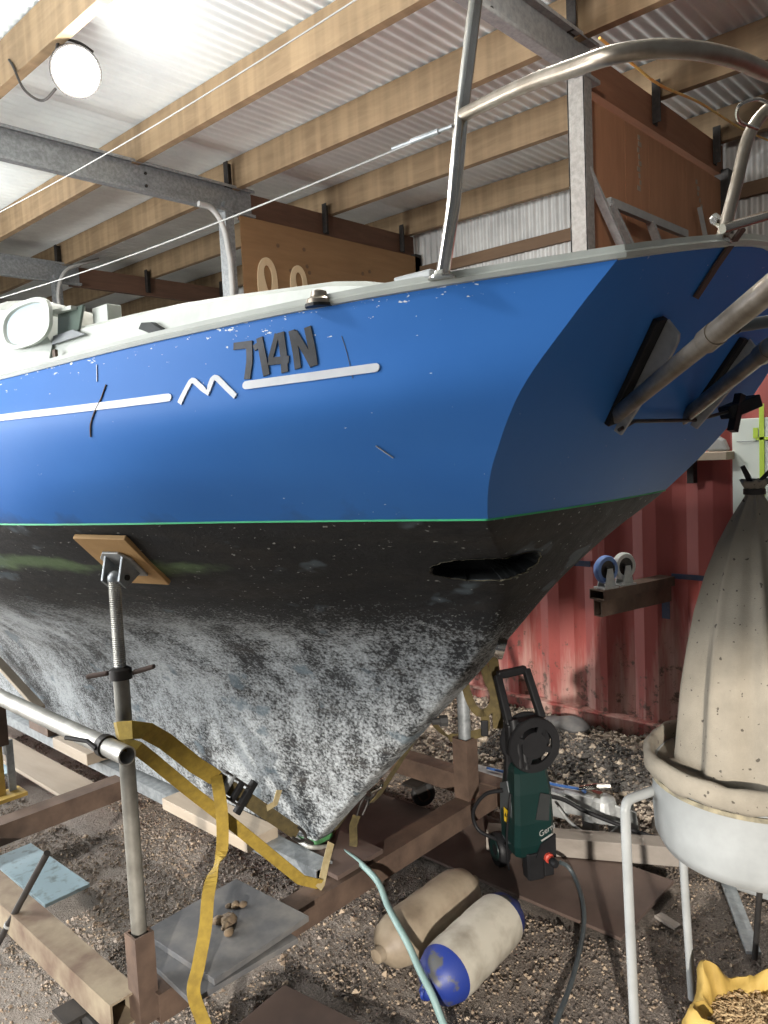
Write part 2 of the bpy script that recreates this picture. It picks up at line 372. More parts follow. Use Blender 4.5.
def pchip(xs, ys, x):
    n = len(xs)
    if x <= xs[0]: return ys[0]
    if x >= xs[-1]: return ys[-1]
    h = [xs[i+1]-xs[i] for i in range(n-1)]
    dl = [(ys[i+1]-ys[i])/h[i] for i in range(n-1)]
    def m(i):
        if i == 0: return dl[0]
        if i == n-1: return dl[-1]
        if dl[i-1]*dl[i] <= 0: return 0.0
        w1 = 2*h[i]+h[i-1]; w2 = h[i]+2*h[i-1]
        return (w1+w2)/(w1/dl[i-1]+w2/dl[i])
    k = 0
    while x > xs[k+1]: k += 1
    t = (x-xs[k])/h[k]
    return ((2*t**3-3*t*t+1)*ys[k]+(t**3-2*t*t+t)*h[k]*m(k)+(-2*t**3+3*t*t)*ys[k+1]+(t**3-t*t)*h[k]*m(k+1))

AFT_Z = [.20, .245, .758, 1.049, 1.479, 1.676, 1.93, 2.06]
AFT_Y = [2.06, 2.02, 1.523, 1.249, .925, .775, .588, .50]
def y_aft(z): return pchip(AFT_Z, AFT_Y, z)
LEVELS = [
    (.24, [(2.03, .04), (2.5, .07), (3, .09), (4, .10), (5, .06), (5.5, .015)]),
    (.50, [(1.77, .045), (2.2, .09), (3, .14), (4, .16), (5.2, .11), (5.9, .015)]),
    (.75, [(1.53, .045), (2.2, .12), (3, .22), (4, .26), (5.2, .18), (6.2, .015)]),
    (1.0, [(1.29, .06), (1.7, .14), (2.2, .26), (3, .45), (4, .52), (5.2, .35), (6.5, .015)]),
    (1.2, [(1.125, .115), (1.35, .20), (1.7, .38), (2.2, .58), (3, .78), (4, .85), (5.2, .60), (6.75, .015)]),
    (1.35, [(1.02, .26), (1.3, .40), (1.7, .62), (2.2, .80), (3, .95), (4, 1.0), (5.2, .75), (6.9, .015)]),
    (1.47, [(.93, .45), (1.17, .535), (1.49, .66), (1.8, .80), (2.2, .93), (3, 1.03), (4, 1.08), (5.2, .85), (6.3, .40), (7.0, .015)]),
    (1.60, [(.835, .56), (1.1, .66), (1.4, .77), (1.7, .87), (2.2, .98), (3, 1.07), (4, 1.1), (5.2, .90), (6.3, .44), (7.1, .015)]),
    (1.72, [(.742, .60), (1.0, .71), (1.3, .81), (1.7, .91), (2.2, 1.0), (3, 1.08), (4, 1.1), (5.2, .92), (6.3, .47), (7.2, .015)]),
    (1.83, [(.66, .57), (1.0, .70), (1.3, .80), (1.7, .89), (2.2, .965), (3, 1.04), (4, 1.07), (5.2, .90), (6.3, .48), (7.3, .015)]),
    (1.94, [(.58, .52), (1.0, .70), (1.3, .78), (1.7, .86), (2.27, .93), (3, 1.0), (4, 1.03), (5.2, .88), (6.3, .48), (7.4, .015)]),
]
LZ = [l[0] for l in LEVELS]
_NS = 60
_TAB = []
for _z, _p in LEVELS:
    _ys = [q[0] for q in _p]; _bs = [q[1] for q in _p]
    _TAB.append([pchip(_ys, _bs, _ys[0]+(_ys[-1]-_ys[0])*i/_NS) for i in range(_NS+1)])
_Y0 = [l[1][0][0] for l in LEVELS]; _Y1 = [l[1][-1][0] for l in LEVELS]
def y_bow(z): return pchip(LZ, _Y1, z)
def half_s(s, z):
    s = max(0.0, min(1.0, s))*_NS; i = min(int(s), _NS-1); t = s-i
    return pchip(LZ, [r[i]*(1-t)+r[i+1]*t for r in _TAB], z)
def half(y, z):
    a = y_aft(z); return half_s((y-a)/(y_bow(z)-a), z)
def sheer(y): return pchip([.58, 1.0, 1.5, 2.27, 3.2, 5, 7.4], [1.932, 1.916, 1.893, 1.858, 1.845, 1.88, 2.02], y)

# ---------------------------------------------------------------- the shed
def floor_z(x, y):
    p = V((x*2.2, y*2.2, 0)); return .022*noise.noise(p) + .012*noise.noise(p*3.1) + .007*noise.noise(p*9.0)
def ground():
    m = MB(); nx, ny = 150, 190; x0, x1, y0, y1 = -3.2, 4.6, -3.2, 7.5
    vs = []; fs = []
    for j in range(ny+1):
        for i in range(nx+1):
            x = x0+(x1-x0)*i/nx; y = y0+(y1-y0)*j/ny
            vs.append((x, y, floor_z(x, y)-.022))
    for j in range(ny):
        for i in range(nx):
            a = j*(nx+1)+i; fs.append((a, a+1, a+nx+2, a+nx+1))
    m.add(vs, fs)
    m.add([(-3.2, -3.2, -.03), (9.9, -3.2, -.03), (9.9, 18, -.03), (-3.2, 18, -.03)], [(0, 1, 2, 3)])
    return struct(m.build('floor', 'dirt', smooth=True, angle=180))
ground()

def corrugated(name, mat, y0, y1, other0, other1, plane, pitch=.123, amp=.019, sheets=True):
    """plane 'roof': spans X other0..other1 at height other[2]; plane 'x': a wall at X; plane 'y': a wall at Y (waves along X)"""
    m = MB(); n = int((y1-y0)/pitch*8); vs = []; fs = []
    for i in range(n+1):
        t = y0 + (y1-y0)*i/n; h = amp*math.sin(2*PI*t/pitch)
        for e in (other0, other1):
            vs.append({'roof': (e[0], t, e[1]+h), 'x': (e[0]+h, t, e[1]), 'y': (t, e[0]+h, e[1])}[plane])
    for i in range(n): fs.append((2*i, 2*i+1, 2*i+3, 2*i+2))
    m.add(vs, fs)
    return struct(m.build(name, mat, smooth=True, angle=180))
corrugated('ceiling', 'iron', -3.0, 18.0, (-3.2, 5.40), (9.9, 5.40), 'roof')
corrugated('wall_back', 'iron_wall', -3.0, 18.0, (9.82, -.05), (9.82, 5.4), 'x')
corrugated('wall_end', 'iron_wall', -3.2, 9.9, (18.0, -.05), (18.0, 5.4), 'y')
corrugated('unseen_wall_side', 'wall_dark', .35, 9.9, (-1.3, -.05), (-1.3, 5.4), 'y')  # unseen wall, put in to keep light off the transom
corrugated('wall_over_door', 'wall_dark', -3.2, .35, (-1.3, 1.70), (-1.3, 5.4), 'y')  # unseen door head, inferred from the beam's edge and placed to cut it
struct(MB().box((-1.42, -1.3, 1.70), (3.6, .12, .10)).build('trim_door_head', 'girt'))
struct(MB().box((.35, -1.3, .85), (.10, .12, 1.8)).build('trim_door_jamb', 'girt'))

RL = ['behind the brightly lit work lamp', 'second from the lamp', 'third from the lamp', 'fourth from the lamp', 'at the top of the back wall']
PX = [-.25, 1.40, 3.06, 4.82, 6.21, 7.87, 9.55]
PL = ['timber roof purlin nearest the open side of the shed', 'timber roof purlin above the boat cockpit, near the open side',
      'timber roof purlin that carries the glowing work lamp', 'timber roof purlin next to the one carrying the work lamp, with a long crack',
      'timber roof purlin passing above the galvanised steel column', 'timber roof purlin between the steel column and the back wall',
      'greyish timber roof purlin running along the top of the back wall']
for x, lb in zip(PX, PL):
    o = MB().box((x, 7.5, 5.19), (.09, 20.6, .37)).build('roof_purlin', 'purlin')
    tag(o, lb, 'roof beam', 'roof purlins', 'structure')
FY = [3.32, 8.12, 12.92]
fw = ['nearest frame', 'middle frame', 'far frame']
for k, y in enumerate(FY):
    m = MB(); m.box((2.0, y, 4.86), (8.9, .012, .34))
    m.box((2.0, y-.045, 4.695), (8.9, .09, .012)); m.box((2.0, y-.045, 5.025), (8.9, .09, .012))
    m.box((2.0, y-.09, 4.708), (8.9, .008, .03)); m.box((2.0, y-.09, 5.012), (8.9, .008, .03))
    g = m.build('steel_rafter', 'galv_pale' if k == 0 else 'galv')
    tag(g, ['galvanised steel rafter meeting the column behind the stern rail', 'galvanised steel rafter crossing below the work lamp, ending over the plywood', 'galvanised steel rafter farthest away, behind the cabin'][k], 'rafter', 'steel rafters', 'structure')
    b = MB()
    for x in PX[:4]:
        b.cyl((x+.12, y-.008, 4.93), (x+.12, y-.022, 4.93), .018, 6); b.cyl((x+.12, y-.008, 4.79), (x+.12, y-.022, 4.79), .018, 6)
    b.build('bolt', 'blk_metal', g)
    r = MB().box((8.0, y+.05, 4.845), (3.4, .09, .33)).build('timber_rafter', 'rafter_red' if k == 0 else 'rafter')
    tag(r, ['reddish timber rafter above the large reddish plywood sheets', 'dark brown timber rafter above the yellow brown plywood', 'dark brown timber rafter of the farthest frame'][k], 'rafter', 'timber rafters', 'structure')
    for x in (7.76, 9.40):
        MB().box((x, y-.012, 4.93), (.10, .012, .40)).box((x-.05, y-.05, 4.93), (.012, .085, .40)).build('purlin_cleat', 'blk_metal', r)
    MB().box((6.1, y-.02, 5.16), (.10, .012, .30)).box((6.05, y-.05, 5.16), (.012, .085, .30)).build('purlin_cleat', 'blk_metal', r)
    if k == 0:
        c = MB(); c.box((6.186, y, 2.4), (.012, .16, 4.82)); c.box((6.245, y-.075, 2.4), (.13, .012, 4.82)); c.box((6.245, y+.075, 2.4), (.13, .012, 4.82)); c.box((6.305, y-.055, 2.4), (.012, .05, 4.82))
    else:
        c = MB(); c.box((5.99, y, 2.4), (.012, .15, 4.82)); c.box((6.05, y-.07, 2.4), (.12, .012, 4.82)); c.box((6.05, y+.07, 2.4), (.12, .012, 4.82))
    o = c.build('steel_column', 'galv_col' if k == 0 else 'galv')
    tag(o, ['broad galvanised steel column beside the reddish plywood', 'slim steel column with a pale conduit, at the edge of the yellow plywood', 'slim dark steel column far behind the cabin'][k], 'column', 'steel columns', 'structure')
    o = MB().box((9.70, y, 2.35), (.16, .16, 4.75)).build('back_post', 'blk_metal')
    tag(o, ['dark post at the far edge of the reddish plywood', 'dark post at the far edge of the yellow brown plywood', 'dark post of the farthest frame against the back wall'][k], 'post', 'back wall posts', 'structure')
for z, lb in ((4.46, 'dark timber wall rail high on the corrugated back wall'), (3.0, 'timber wall rail low on the corrugated back wall')):
    o = MB().box((9.76, 7.5, z), (.07, 20.6, .16)).build('wall_rail', 'girt'); tag(o, lb, 'wall rail', 'wall rails', 'structure')
o = MB().box((7.95, 7.4, 2.44), (3.55, 9.0, .08)).build('loft_floor', 'timber_grey'); tag(o, 'loft floor behind the red container carrying the plywood sheets', 'floor', None, 'structure')

# plywood between columns and back wall
xs = [6.42, 7.10, 7.62, 8.55, 9.60]
lbs = ['reddish plywood sheet beside the broad steel column, behind the ladder', 'reddish plywood sheet with pale drips, second from the steel column',
       'reddish plywood sheet third from the steel column', 'reddish plywood sheet with pale scribbles, next to the back post']
for k in range(4):
    o = MB().box(((xs[k]+xs[k+1])/2, 3.33, 3.54), (xs[k+1]-xs[k]-.008, .02, 2.12)).build('plywood_sheet', 'ply_red')
    tag(o, lbs[k], 'plywood', 'reddish plywood sheets')
    if k in (1, 3):
        s = MB()
        for q in range(9):
            x = xs[k]+.30+.02*math.sin(q*2.1)+(.03*q if k == 3 else 0); z = 4.52-.06*q-(.1 if k == 3 else 0)
            s.box((x, 3.317, z), (.05+.02*math.sin(q*1.7), .004, .045))
        s.build('chalk_mark' if k == 3 else 'paint_drip', 'timber_pale', o)
o = MB().box((7.98, 8.05, 3.58), (3.55, .02, 2.20)).build('plywood_sheet', 'ply')
tag(o, 'wide yellow brown plywood sheet under the middle rafter', 'plywood')
for x, z in ((7.26, 4.42), (7.3, 4.2), (7.34, 4.12), (6.8, 4.4), (8.55, 4.3), (8.6, 4.0), (8.4, 4.25), (7.0, 4.1)): MB().cyl((x, 8.042, z), (x, 8.036, z), .028, 10).build('knot', 'girt', o)

# two pale plywood cut-outs hung on the yellow ply
def cutout(x, z, s, notch, lb):
    """rounded shape with a teardrop opening"""
    out = []; n = 40
    for i in range(n):
        a = 2*PI*i/n; out.append((.165*s*math.cos(a)*(1.0 if math.sin(a) > -.2 else 1.05), .36*s*(abs(math.sin(a))**.75)*(1 if math.sin(a) > 0 else -1)))
    if notch: out = [(px*(.80 if (px < 0 and -.23*s < py < -.13*s) else 1), py) for px, py in out]
    hole = []
    for i in range(n):
        a = 2*PI*i/n; r = .5+.5*math.sin(a)
        hole.append((.092*s*math.cos(a)*(.35+.65*r)-.03*s*(1-r)*-1, .07*s+.19*s*math.sin(a)))
    m = MB(); vs = []
    for th in (0, .02):
        vs += [(x+p[0], 8.035-th, z+p[1]) for p in out] + [(x+p[0], 8.035-th, z+p[1]) for p in hole]
    fs = []
    for i in range(n):
        j = (i+1) % n
        fs += [(i, j, n+j, n+i), (2*n+j, 2*n+i, 3*n+i, 3*n+j), (i, j, 2*n+j, 2*n+i), (n+j, n+i, 3*n+i, 3*n+j)]
    m.add(vs, fs); o = m.build('plywood_cutout', 'ply_pale'); tag(o, lb, 'plywood cutout', 'pale plywood cutouts')
cutout(6.58, 3.85, 1.0, True, 'pale plywood cut-out with a notched side and teardrop hole, nearer the column')
cutout(7.12, 3.85, .93, False, 'pale plywood cut-out with an oval hole and smooth side')

# conduits on the columns
o = MB().tube(spline([(5.55, 7.98, 4.68), (5.72, 7.97, 4.66), (5.86, 7.96, 4.5), (5.93, 7.96, 4.2), (5.96, 7.96, 3.6), (5.96, 7.96, .0)]), .035, 10).build('conduit_pipe', 'conduit', smooth=True)
tag(o, 'pale conduit bending down beside the yellow plywood column', 'conduit')
o = MB().tube(spline([(6.75, 12.75, 5.15), (6.4, 12.74, 5.02), (6.12, 12.74, 4.85), (5.98, 12.74, 4.5), (5.98, 12.74, 3.9), (5.98, 12.74, .0)]), .032, 10).build('conduit_pipe', 'conduit', smooth=True)
tag(o, 'pale conduit bending down the farthest column behind the cabin', 'conduit')

# work lamp under the purlin
t = thing('work_lamp', (3.17, 6.14, 4.80), 'glowing round work lamp hanging under a roof purlin', 'lamp')
L = V((3.17, 6.14, 4.80)); ax = V((-.35, -.75, -.55)).normalized()
MB().lathe([(.08, -.12), (.18, -.09), (.20, 0), (.195, .02)], L, ax, 32).build('housing', 'blk_metal', t, smooth=True)
MB().lathe([(.001, .05), (.09, .045), (.16, .03), (.19, .015)], L, ax, 32, cap=False).build('lens', 'lamp', t, smooth=True)
MB().tube(spline([L+V((-.1, .1, .17)), L+V((-.10, .06, .21)), L+V((-.06, .03, .24)), L+V((.04, -.03, .22)), L+V((.12, -.08, .16))]), .012, 8).build('hanger', 'blk_metal', t, smooth=True)
MB().tube(spline([(3.01, 7.0, 5.15), (3.0, 6.9, 5.05), (3.0, 6.75, 4.83), (3.03, 6.6, 4.70), (3.06, 6.48, 4.66), (3.10, 6.36, 4.72)]), .011, 8).build('flex', 'blk_metal', t, smooth=True)

# cord strung across the frame top right
o = MB().tube(spline([(5.6, 2.8, 4.62), (6.11, 2.8, 4.614), (6.68, 2.8, 4.611), (7.58, 2.8, 4.723), (8.68, 2.8, 4.79), (9.6, 2.8, 4.90)], 6), .011, 6).build('rope', 'orange_cord', smooth=True)
tag(o, 'orange and yellow cord strung under the roof beside the reddish rafter', 'rope')

# ladder and steel angle leaning against the reddish plywood
t = thing('folding_ladder', (6.9, 3.1, 2.48), 'aluminium folding ladder leaning against the reddish plywood', 'ladder')
MB().beam((6.25, 3.28, 3.98), (7.20, 3.0, 2.49), .035, .075, (0, -1, 0)).build('side_rail', 'galv_pale', t)
MB().beam((6.55, 3.22, 3.72), (7.50, 3.0, 2.49), .035, .075, (0, -1, 0)).build('side_rail', 'galv_pale', t)
MB().beam((6.54, 3.22, 3.72), (8.18, 3.18, 3.71), .05, .075, (0, 0, 1)).build('top_rail', 'white_paint', t)
MB().beam((7.35, 3.20, 3.69), (8.15, 3.05, 2.49), .035, .075, (0, -1, 0)).build('side_rail', 'galv_pale', t)
MB().beam((6.95, 3.1, 3.0), (7.7, 3.1, 2.98), .04, .05).build('rung', 'galv_pale', t)
o = MB().beam((8.80, 3.26, 4.12), (9.42, 3.15, 2.482), .07, .008, (0, -1, 0)).beam((8.77, 3.26, 4.12), (9.39, 3.15, 2.482), .008, .05, (0, -1, 0)).build('slotted_angle', 'white_paint')
tag(o, 'pale slotted steel angle leaning on the plywood near the backstay plate', 'steel angle')

# ---------------------------------------------------------------- the boat
boat = thing('sailboat', (CX, 2.0, .245), 'blue and black sailboat on a cradle, stern towards us, numbered 714N', 'boat')
def side_pt(y, z, off=0.0, sgn=-1):
    """point on the hull side, pushed out by off"""
    b = half(y, z); e = .01
    n = V((1, -(half(y+e, z)-half(y-e if y-e > y_aft(z) else y, z))/(2*e if y-e > y_aft(z) else e), -(half(y, z+e)-half(y, z-e))/(2*e))).normalized()
    return V((CX+sgn*(b+n.x*off), y+n.y*off, z+n.z*off))
def ring(z, ns=70, nt=17):
    """a horizontal line round the hull at height z: bow - near side - transom - far side - bow"""
    ya, yb = y_aft(z), y_bow(z); pts = []
    S = [(i/ns)**1.6 for i in range(ns, -1, -1)]
    near = [V((CX-half_s(s, z), ya+(yb-ya)*s, z)) for s in S]
    b = half_s(0, z); tr = [V((CX-b+2*b*i/nt, ya-.022*(1-(2*i/nt-1)**2)*min(1, b/.4), z)) for i in range(1, nt)]
    far = [V((2*CX-p.x, p.y, z)) for p in reversed(near)]
    return near+tr+far
def sheet(zs, top=False):
    rows = [ring(z) for z in zs]; n = len(rows[0]); vs = [p for r in rows for p in r]; fs = []
    for j in range(len(rows)-1):
        for i in range(n-1): fs.append((j*n+i, j*n+i+1, (j+1)*n+i+1, (j+1)*n+i))
    return vs, fs, n
def crown(u): return 1-((u*u+.03)**.58-.03**.58)/(1.03**.58-.03**.58)
# topsides: stretch the upper rows so the top follows the sheer
NZ = 26
def top_rows():
    rows = []
    for j in range(NZ+1):
        w = j/NZ; row = []
        z0 = WL+(1.925-WL)*w
        for i_, p in enumerate(ring(z0)):
            s = sheer(p.y); z = WL+(s-WL)*w
            q = V(p)
            if i_ <= 70 or i_ > 86:
                s_ = ((70-i_)/70 if i_ <= 70 else (i_-87)/70)**1.6
                for _ in range(3):
                    y = y_aft(z)+(y_bow(z)-y_aft(z))*s_; z = WL+(sheer(y)-WL)*w
                q = V((CX+(1 if i_ > 86 else -1)*half_s(s_, z), y, z))
            else:
                u = (p.x-CX)/half_s(0, z0); bz = half(y_aft(z), z)
                zc = z+.08*crown(u)*w**3
                q = V((CX+u*bz, y_aft(zc)-.022*(1-u*u)*min(1, bz/.4), zc))
            row.append(q)
        rows.append(row)
    return rows
rows = top_rows(); n = len(rows[0]); m = MB()
m.add([p for r in rows for p in r], [(j*n+i, j*n+i+1, (j+1)*n+i+1, (j+1)*n+i) for j in range(NZ) for i in range(n-1)])
m.build('topsides', 'blue', boat, smooth=True, angle=28)
SHEER = rows[-1]
# underwater hull
zs = [.245+(WL-.245)*j/78 for j in range(79)]
vs, fs, n = sheet(zs)
# round the quarter off below the waterline
def relax(vs, n, rows, it):
    P = [V(p) for p in vs]
    for _ in range(it):
        Q = [V(p) for p in P]
        for j in range(1, rows-3):
            k = min(1.0, (rows-3-j)/14)
            for i in range(60, n-60):
                a = P[j*n+i-1]; b = P[j*n+i+1]; c = P[(j-1)*n+i]; d = P[(j+1)*n+i]
                q = P[j*n+i]*.5+(a+b+c+d)*.125
                Q[j*n+i] = P[j*n+i].lerp(V((q.x, q.y, P[j*n+i].z)), k)
        P = Q
    return P
vs = relax(vs, n, len(zs), 14)
# oval opening in the quarter
hc = V((1.545, 1.10, 1.330)); e1 = V((.200, -.178, .018)).normalized(); nn = V((.74, .60, .15)); nn = (nn-e1*nn.dot(e1)).normalized(); e2 = nn.cross(e1); e2 = e2 if e2.z > 0 else -e2
HA, HB = .135, .038
def hole_uv(p): d = p-hc; return d.dot(e1)/HA, d.dot(e2)/HB
def inh(p):
    if p.x > CX or p.y > 1.4: return 9
    u, v = hole_uv(p); return abs(u)**2.6+abs(v)**2.6
# make the grid finer around the opening
bm = bmesh.new(); bv = [bm.verts.new(p) for p in vs]
for f in fs: bm.faces.new([bv[i] for i in f])
near = [f for f in bm.faces if (f.calc_center_median()-hc).length < .24 and f.calc_center_median().x < CX]
es = list({e for f in near for e in f.edges})
bmesh.ops.subdivide_edges(bm, edges=es, cuts=3, use_grid_fill=True)
bmesh.ops.delete(bm, geom=[f for f in bm.faces if inh(f.calc_center_median()) < 1.0], context='FACES')
loop = [v for v in bm.verts if v.is_boundary and inh(v.co) < 4]
for v in loop:
    u, w = hole_uv(v.co); r = (abs(u)**2.6+abs(w)**2.6)**(1/2.6); k = (1/r-1)
    jag = 1+.06*noise.noise(v.co*60)
    v.co += e1*(u*HA*((1/r)*jag-1))+e2*(w*HB*((1/r)*jag-1))
edges = [e for e in bm.edges if e.is_boundary and e.verts[0] in set(loop) and e.verts[1] in set(loop)]
bm.verts.index_update(); bm.verts.ensure_lookup_table()
rimv = [v.co.copy() for v in loop]
ht = MB(); vs2 = [v.co.copy() for v in bm.verts]; bm.verts.index_update(); fs2 = [tuple(v.index for v in f.verts) for f in bm.faces]
hole_edges = [(e.verts[0].co.copy(), e.verts[1].co.copy()) for e in edges]
bm.free()
ht.add(vs2, fs2); hb = ht.build('hull_bottom', 'antifoul', boat, smooth=True, angle=60)
rec = MB(); rim = MB()
for a, b in hole_edges:
    ia = hc+(a-hc)*.86+nn*.07; ib = hc+(b-hc)*.86+nn*.07
    rec.add([a, b, ib, ia, hc+nn*.085], [(0, 1, 2, 3), (3, 2, 4)])
    oa = hc+(a-hc)*1.03-nn*.003; ob = hc+(b-hc)*1.03-nn*.003
    # frayed laminate edge round the opening
    du = (a-hc); fr = .004+.007*max(0, noise.noise(a*55))
    oa = a+du.normalized()*fr-nn*.0025; ob = b+(b-hc).normalized()*(.004+.007*max(0, noise.noise(b*55)))-nn*.0025
    rim.add([a+nn*.012, b+nn*.012, ob, oa], [(0, 1, 2, 3)])
rec.build('recess', 'black_hole', hb); rim.build('laminate_edge', 'fibre', hb)
# keel sole
sole = ring(.245); m = MB(); k = len(sole)
m.add(sole, [tuple(range(k))]); m.build('keel_sole', 'antifoul', boat)
m = MB(); m.box((CX, 2.09, .243), (.092, .16, .022)); m.build('keel_shoe_patch', simple('green primer', (.06, .20, .07), (.03, .09, .035), .7, 0, 30), boat, bevel=.008)

# green tape round the waterline
R1 = [p for p in ring(WL, 70, 17)]; m = MB(); vs = []; fs = []
for p in R1:
    o = V((p.x-CX, min(0, (p.y-1.3))*.9, 0)); o = o.normalized()*.0025 if o.length else o
    for dz in (-.0022, .0022): vs.append(p+o+V((0, 0, dz)))
for i in range(len(R1)-1): fs.append((2*i, 2*i+1, 2*i+3, 2*i+2))
m.add(vs, fs); m.build('waterline_tape', 'tape', boat, smooth=True, angle=180)

# deck, rubbing strake, toe rail
def camber(x, y): b = max(.03, half(y, sheer(y)-.005)); u = max(-1, min(1, (x-CX)/b)); return sheer(y)+.08*crown(u)
m = MB(); vs = []; fs = []; NY, NXX = 50, 12
for j in range(NY+1):
    y = .60+(7.25-.60)*j/NY; b = half(y, sheer(y)-.002)-.004
    for i in range(NXX+1):
        u = -1+2*i/NXX; x = CX+b*u; yy = y
        if j == 0: yy = y_aft(sheer(y)+.08*crown(u))-.015*(1-u*u)
        vs.append((x, yy, sheer(y)+.08*crown(u)))
for j in range(NY):
    for i in range(NXX): a = j*(NXX+1)+i; fs.append((a, a+1, a+NXX+2, a+NXX+1))
m.add(vs, fs); m.build('deck', 'white_gel', boat, smooth=True, angle=60)
# moulded white gunwale following the sheer and the top of the transom
path = [p for p in SHEER]
prof = [(-.002, -.012), (.006, -.010), (.008, -.002), (.004, .002), (.002, .012), (-.026, .013), (-.030, -.004)]
vs = []; fs = []; q = len(prof)
cen = V((CX, 3.4, 0))
for i, p in enumerate(path):
    t = (path[min(i+1, len(path)-1)]-path[max(i-1, 0)]); t.z = 0
    o = V((t.y, -t.x, 0)).normalized()
    if o.dot(V((p.x-CX, (p.y-3.4)*.2, 0))) < 0: o = -o
    for a, z in prof: vs.append(p+o*a+V((0, 0, z)))
for i in range(len(path)-1):
    for k in range(q): l = (k+1) % q; fs.append((i*q+k, i*q+l, (i+1)*q+l, (i+1)*q+k))
MB().add(vs, fs).build('gunwale', 'white_gel', boat, smooth=True, angle=30)

# cockpit coaming (white moulded side with a curved top)
prof = [(2.62, 2.075), (2.42, 2.07), (2.1, 2.06), (1.86, 2.05), (1.6, 2.031), (1.4, 2.013), (1.25, 2.0), (1.16, 1.985), (1.09, 1.968), (1.06, 1.945), (1.05, 1.90)]
for sg in (-1, 1):
    m = MB(); vs = []; fs = []
    for y, z in prof:
        xo = .56 if y > 1.2 else .56-.02*(1.2-y)/.15
        for dx, zz in ((xo+.03, 1.86), (xo+.006, z-.012), (xo-.01, z), (xo-.09, z), (xo-.10, z-.012), (xo-.11, 1.86)): vs.append((CX+sg*dx, y, min(zz, z)))
    for i in range(len(prof)-1):
        for k in range(6): l = (k+1) % 6; fs.append((i*6+k, i*6+l, i*6+6+l, i*6+6+k))
    fs += [tuple(range(6)), tuple((len(prof)-1)*6+k for k in range(6))]
    m.add(vs, fs); m.build('cockpit_coaming', 'white_gel', boat, smooth=True, angle=35)
# cabin trunk forward of the cockpit, with an oval side panel
m = MB(); vs = []; fs = []
cp = [(2.60, 2.06), (2.68, 2.15), (2.80, 2.21), (3.1, 2.25), (3.6, 2.27), (4.6, 2.27), (5.2, 2.20), (5.5, 1.95)]
for y, z in cp:
    w = .60 if y < 4 else .60-.13*(y-4)
    for dx, zz in ((-w-.03, 1.86), (-w+.02, z-.03), (-w+.10, z+.02), (0, z+.06), (w-.10, z+.02), (w-.02, z-.03), (w+.03, 1.86)): vs.append((CX+dx, y+max(0, .9*(dx+w-.05))*max(0, (5.5-y)/2.9), max(1.86, zz)))
for i in range(len(cp)-1):
    for k in range(6): fs.append((i*7+k, i*7+k+1, i*7+8+k, i*7+7+k))
fs += [tuple(range(7)), tuple((len(cp)-1)*7+k for k in range(7))]
cabin = MB().add(vs, fs).build('cabin_trunk', 'white_gel', boat, smooth=True, angle=30)
# oval side panel, smoked panel and white board on the cockpit edge
m = MB(); vs = []; fs = []
for k, (s_, x) in enumerate(((1.0, 1.152), (1.0, 1.140), (.84, 1.140), (.80, 1.150), (.01, 1.149))):
    for i in range(32):
        a = 2*PI*i/32; vs.append((x+.10*max(0, .075*math.sin(a))*1.0, 2.71+.205*s_*math.copysign(abs(math.cos(a))**.75, math.cos(a)), 2.112+.078*s_*math.copysign(abs(math.sin(a))**.75, math.sin(a))))
for k in range(4):
    for i in range(32): j = (i+1) % 32; fs.append((k*32+i, k*32+j, k*32+32+j, k*32+32+i))
ov = MB().add(vs, fs[:96]).build('oval_side_rim', 'white_gel', cabin, smooth=True, angle=40)
MB().add([vs[i] for i in range(96, 128)], [tuple(range(32))]).build('oval_side_panel', 'pale_blue', cabin)
pn = MB(); pn.prism([(0, 0), (.15, .0), (.178, .078), (.0, .078)], (1.20, 2.57, 2.053), (0, -1, 0), (.10, 0, 1), .008)
pnl = pn.build('smoked_panel', 'glass_dark', boat)
MB().beam((1.205, 2.622, 2.136), (1.205, 2.435, 2.128), .05, .012).build('panel_top_edge', 'white_gel', pnl)
MB().prism([(0, 0), (.24, .003), (.16, .028), (.02, .026)], (1.19, 2.59, 2.028), (0, -1, 0), (0, 0, 1), .012).build('panel_base', 'grey_body', pnl)
MB().box((1.24, 2.352, 2.07), (.012, .10, .11)).box((1.26, 2.31, 2.07), (.05, .012, .11)).build('cockpit_end_board', 'white_gel', boat, bevel=.004)
for y0, z0, y1, z1, y2, z2 in ((2.566, 2.02, 2.552, 2.012, 2.574, 2.0),):
    MB().box((1.168, 2.545, 1.99), (.01, .02, .03)).build('hinge', 'rust', boat)
# mooring cleat slot and chock on the side deck
m = MB(); m.prism([(0, 0), (.018, .016), (.07, .010), (.125, -.018), (.12, -.03), (.075, -.026), (.02, -.006)], (1.172, 2.02, 2.0), (0, -1, 0), (.02, 0, 1), -.02)
m.build('scupper_slot', 'black_hole', boat, bevel=.003)
ck = MB(); ck.lathe([(.026, 0), (.025, .010), (.017, .016), (.015, .026), (.005, .030)], (1.03, 1.105, 1.905), (0, 0, 1), 16); ck.build('fairlead', 'stainless_old', boat, smooth=True, angle=40)
MB().lathe([(.028, 0), (.028, .006)], (1.03, 1.105, 1.901), (0, 0, 1), 16).build('fairlead_base', 'black_plastic', boat)

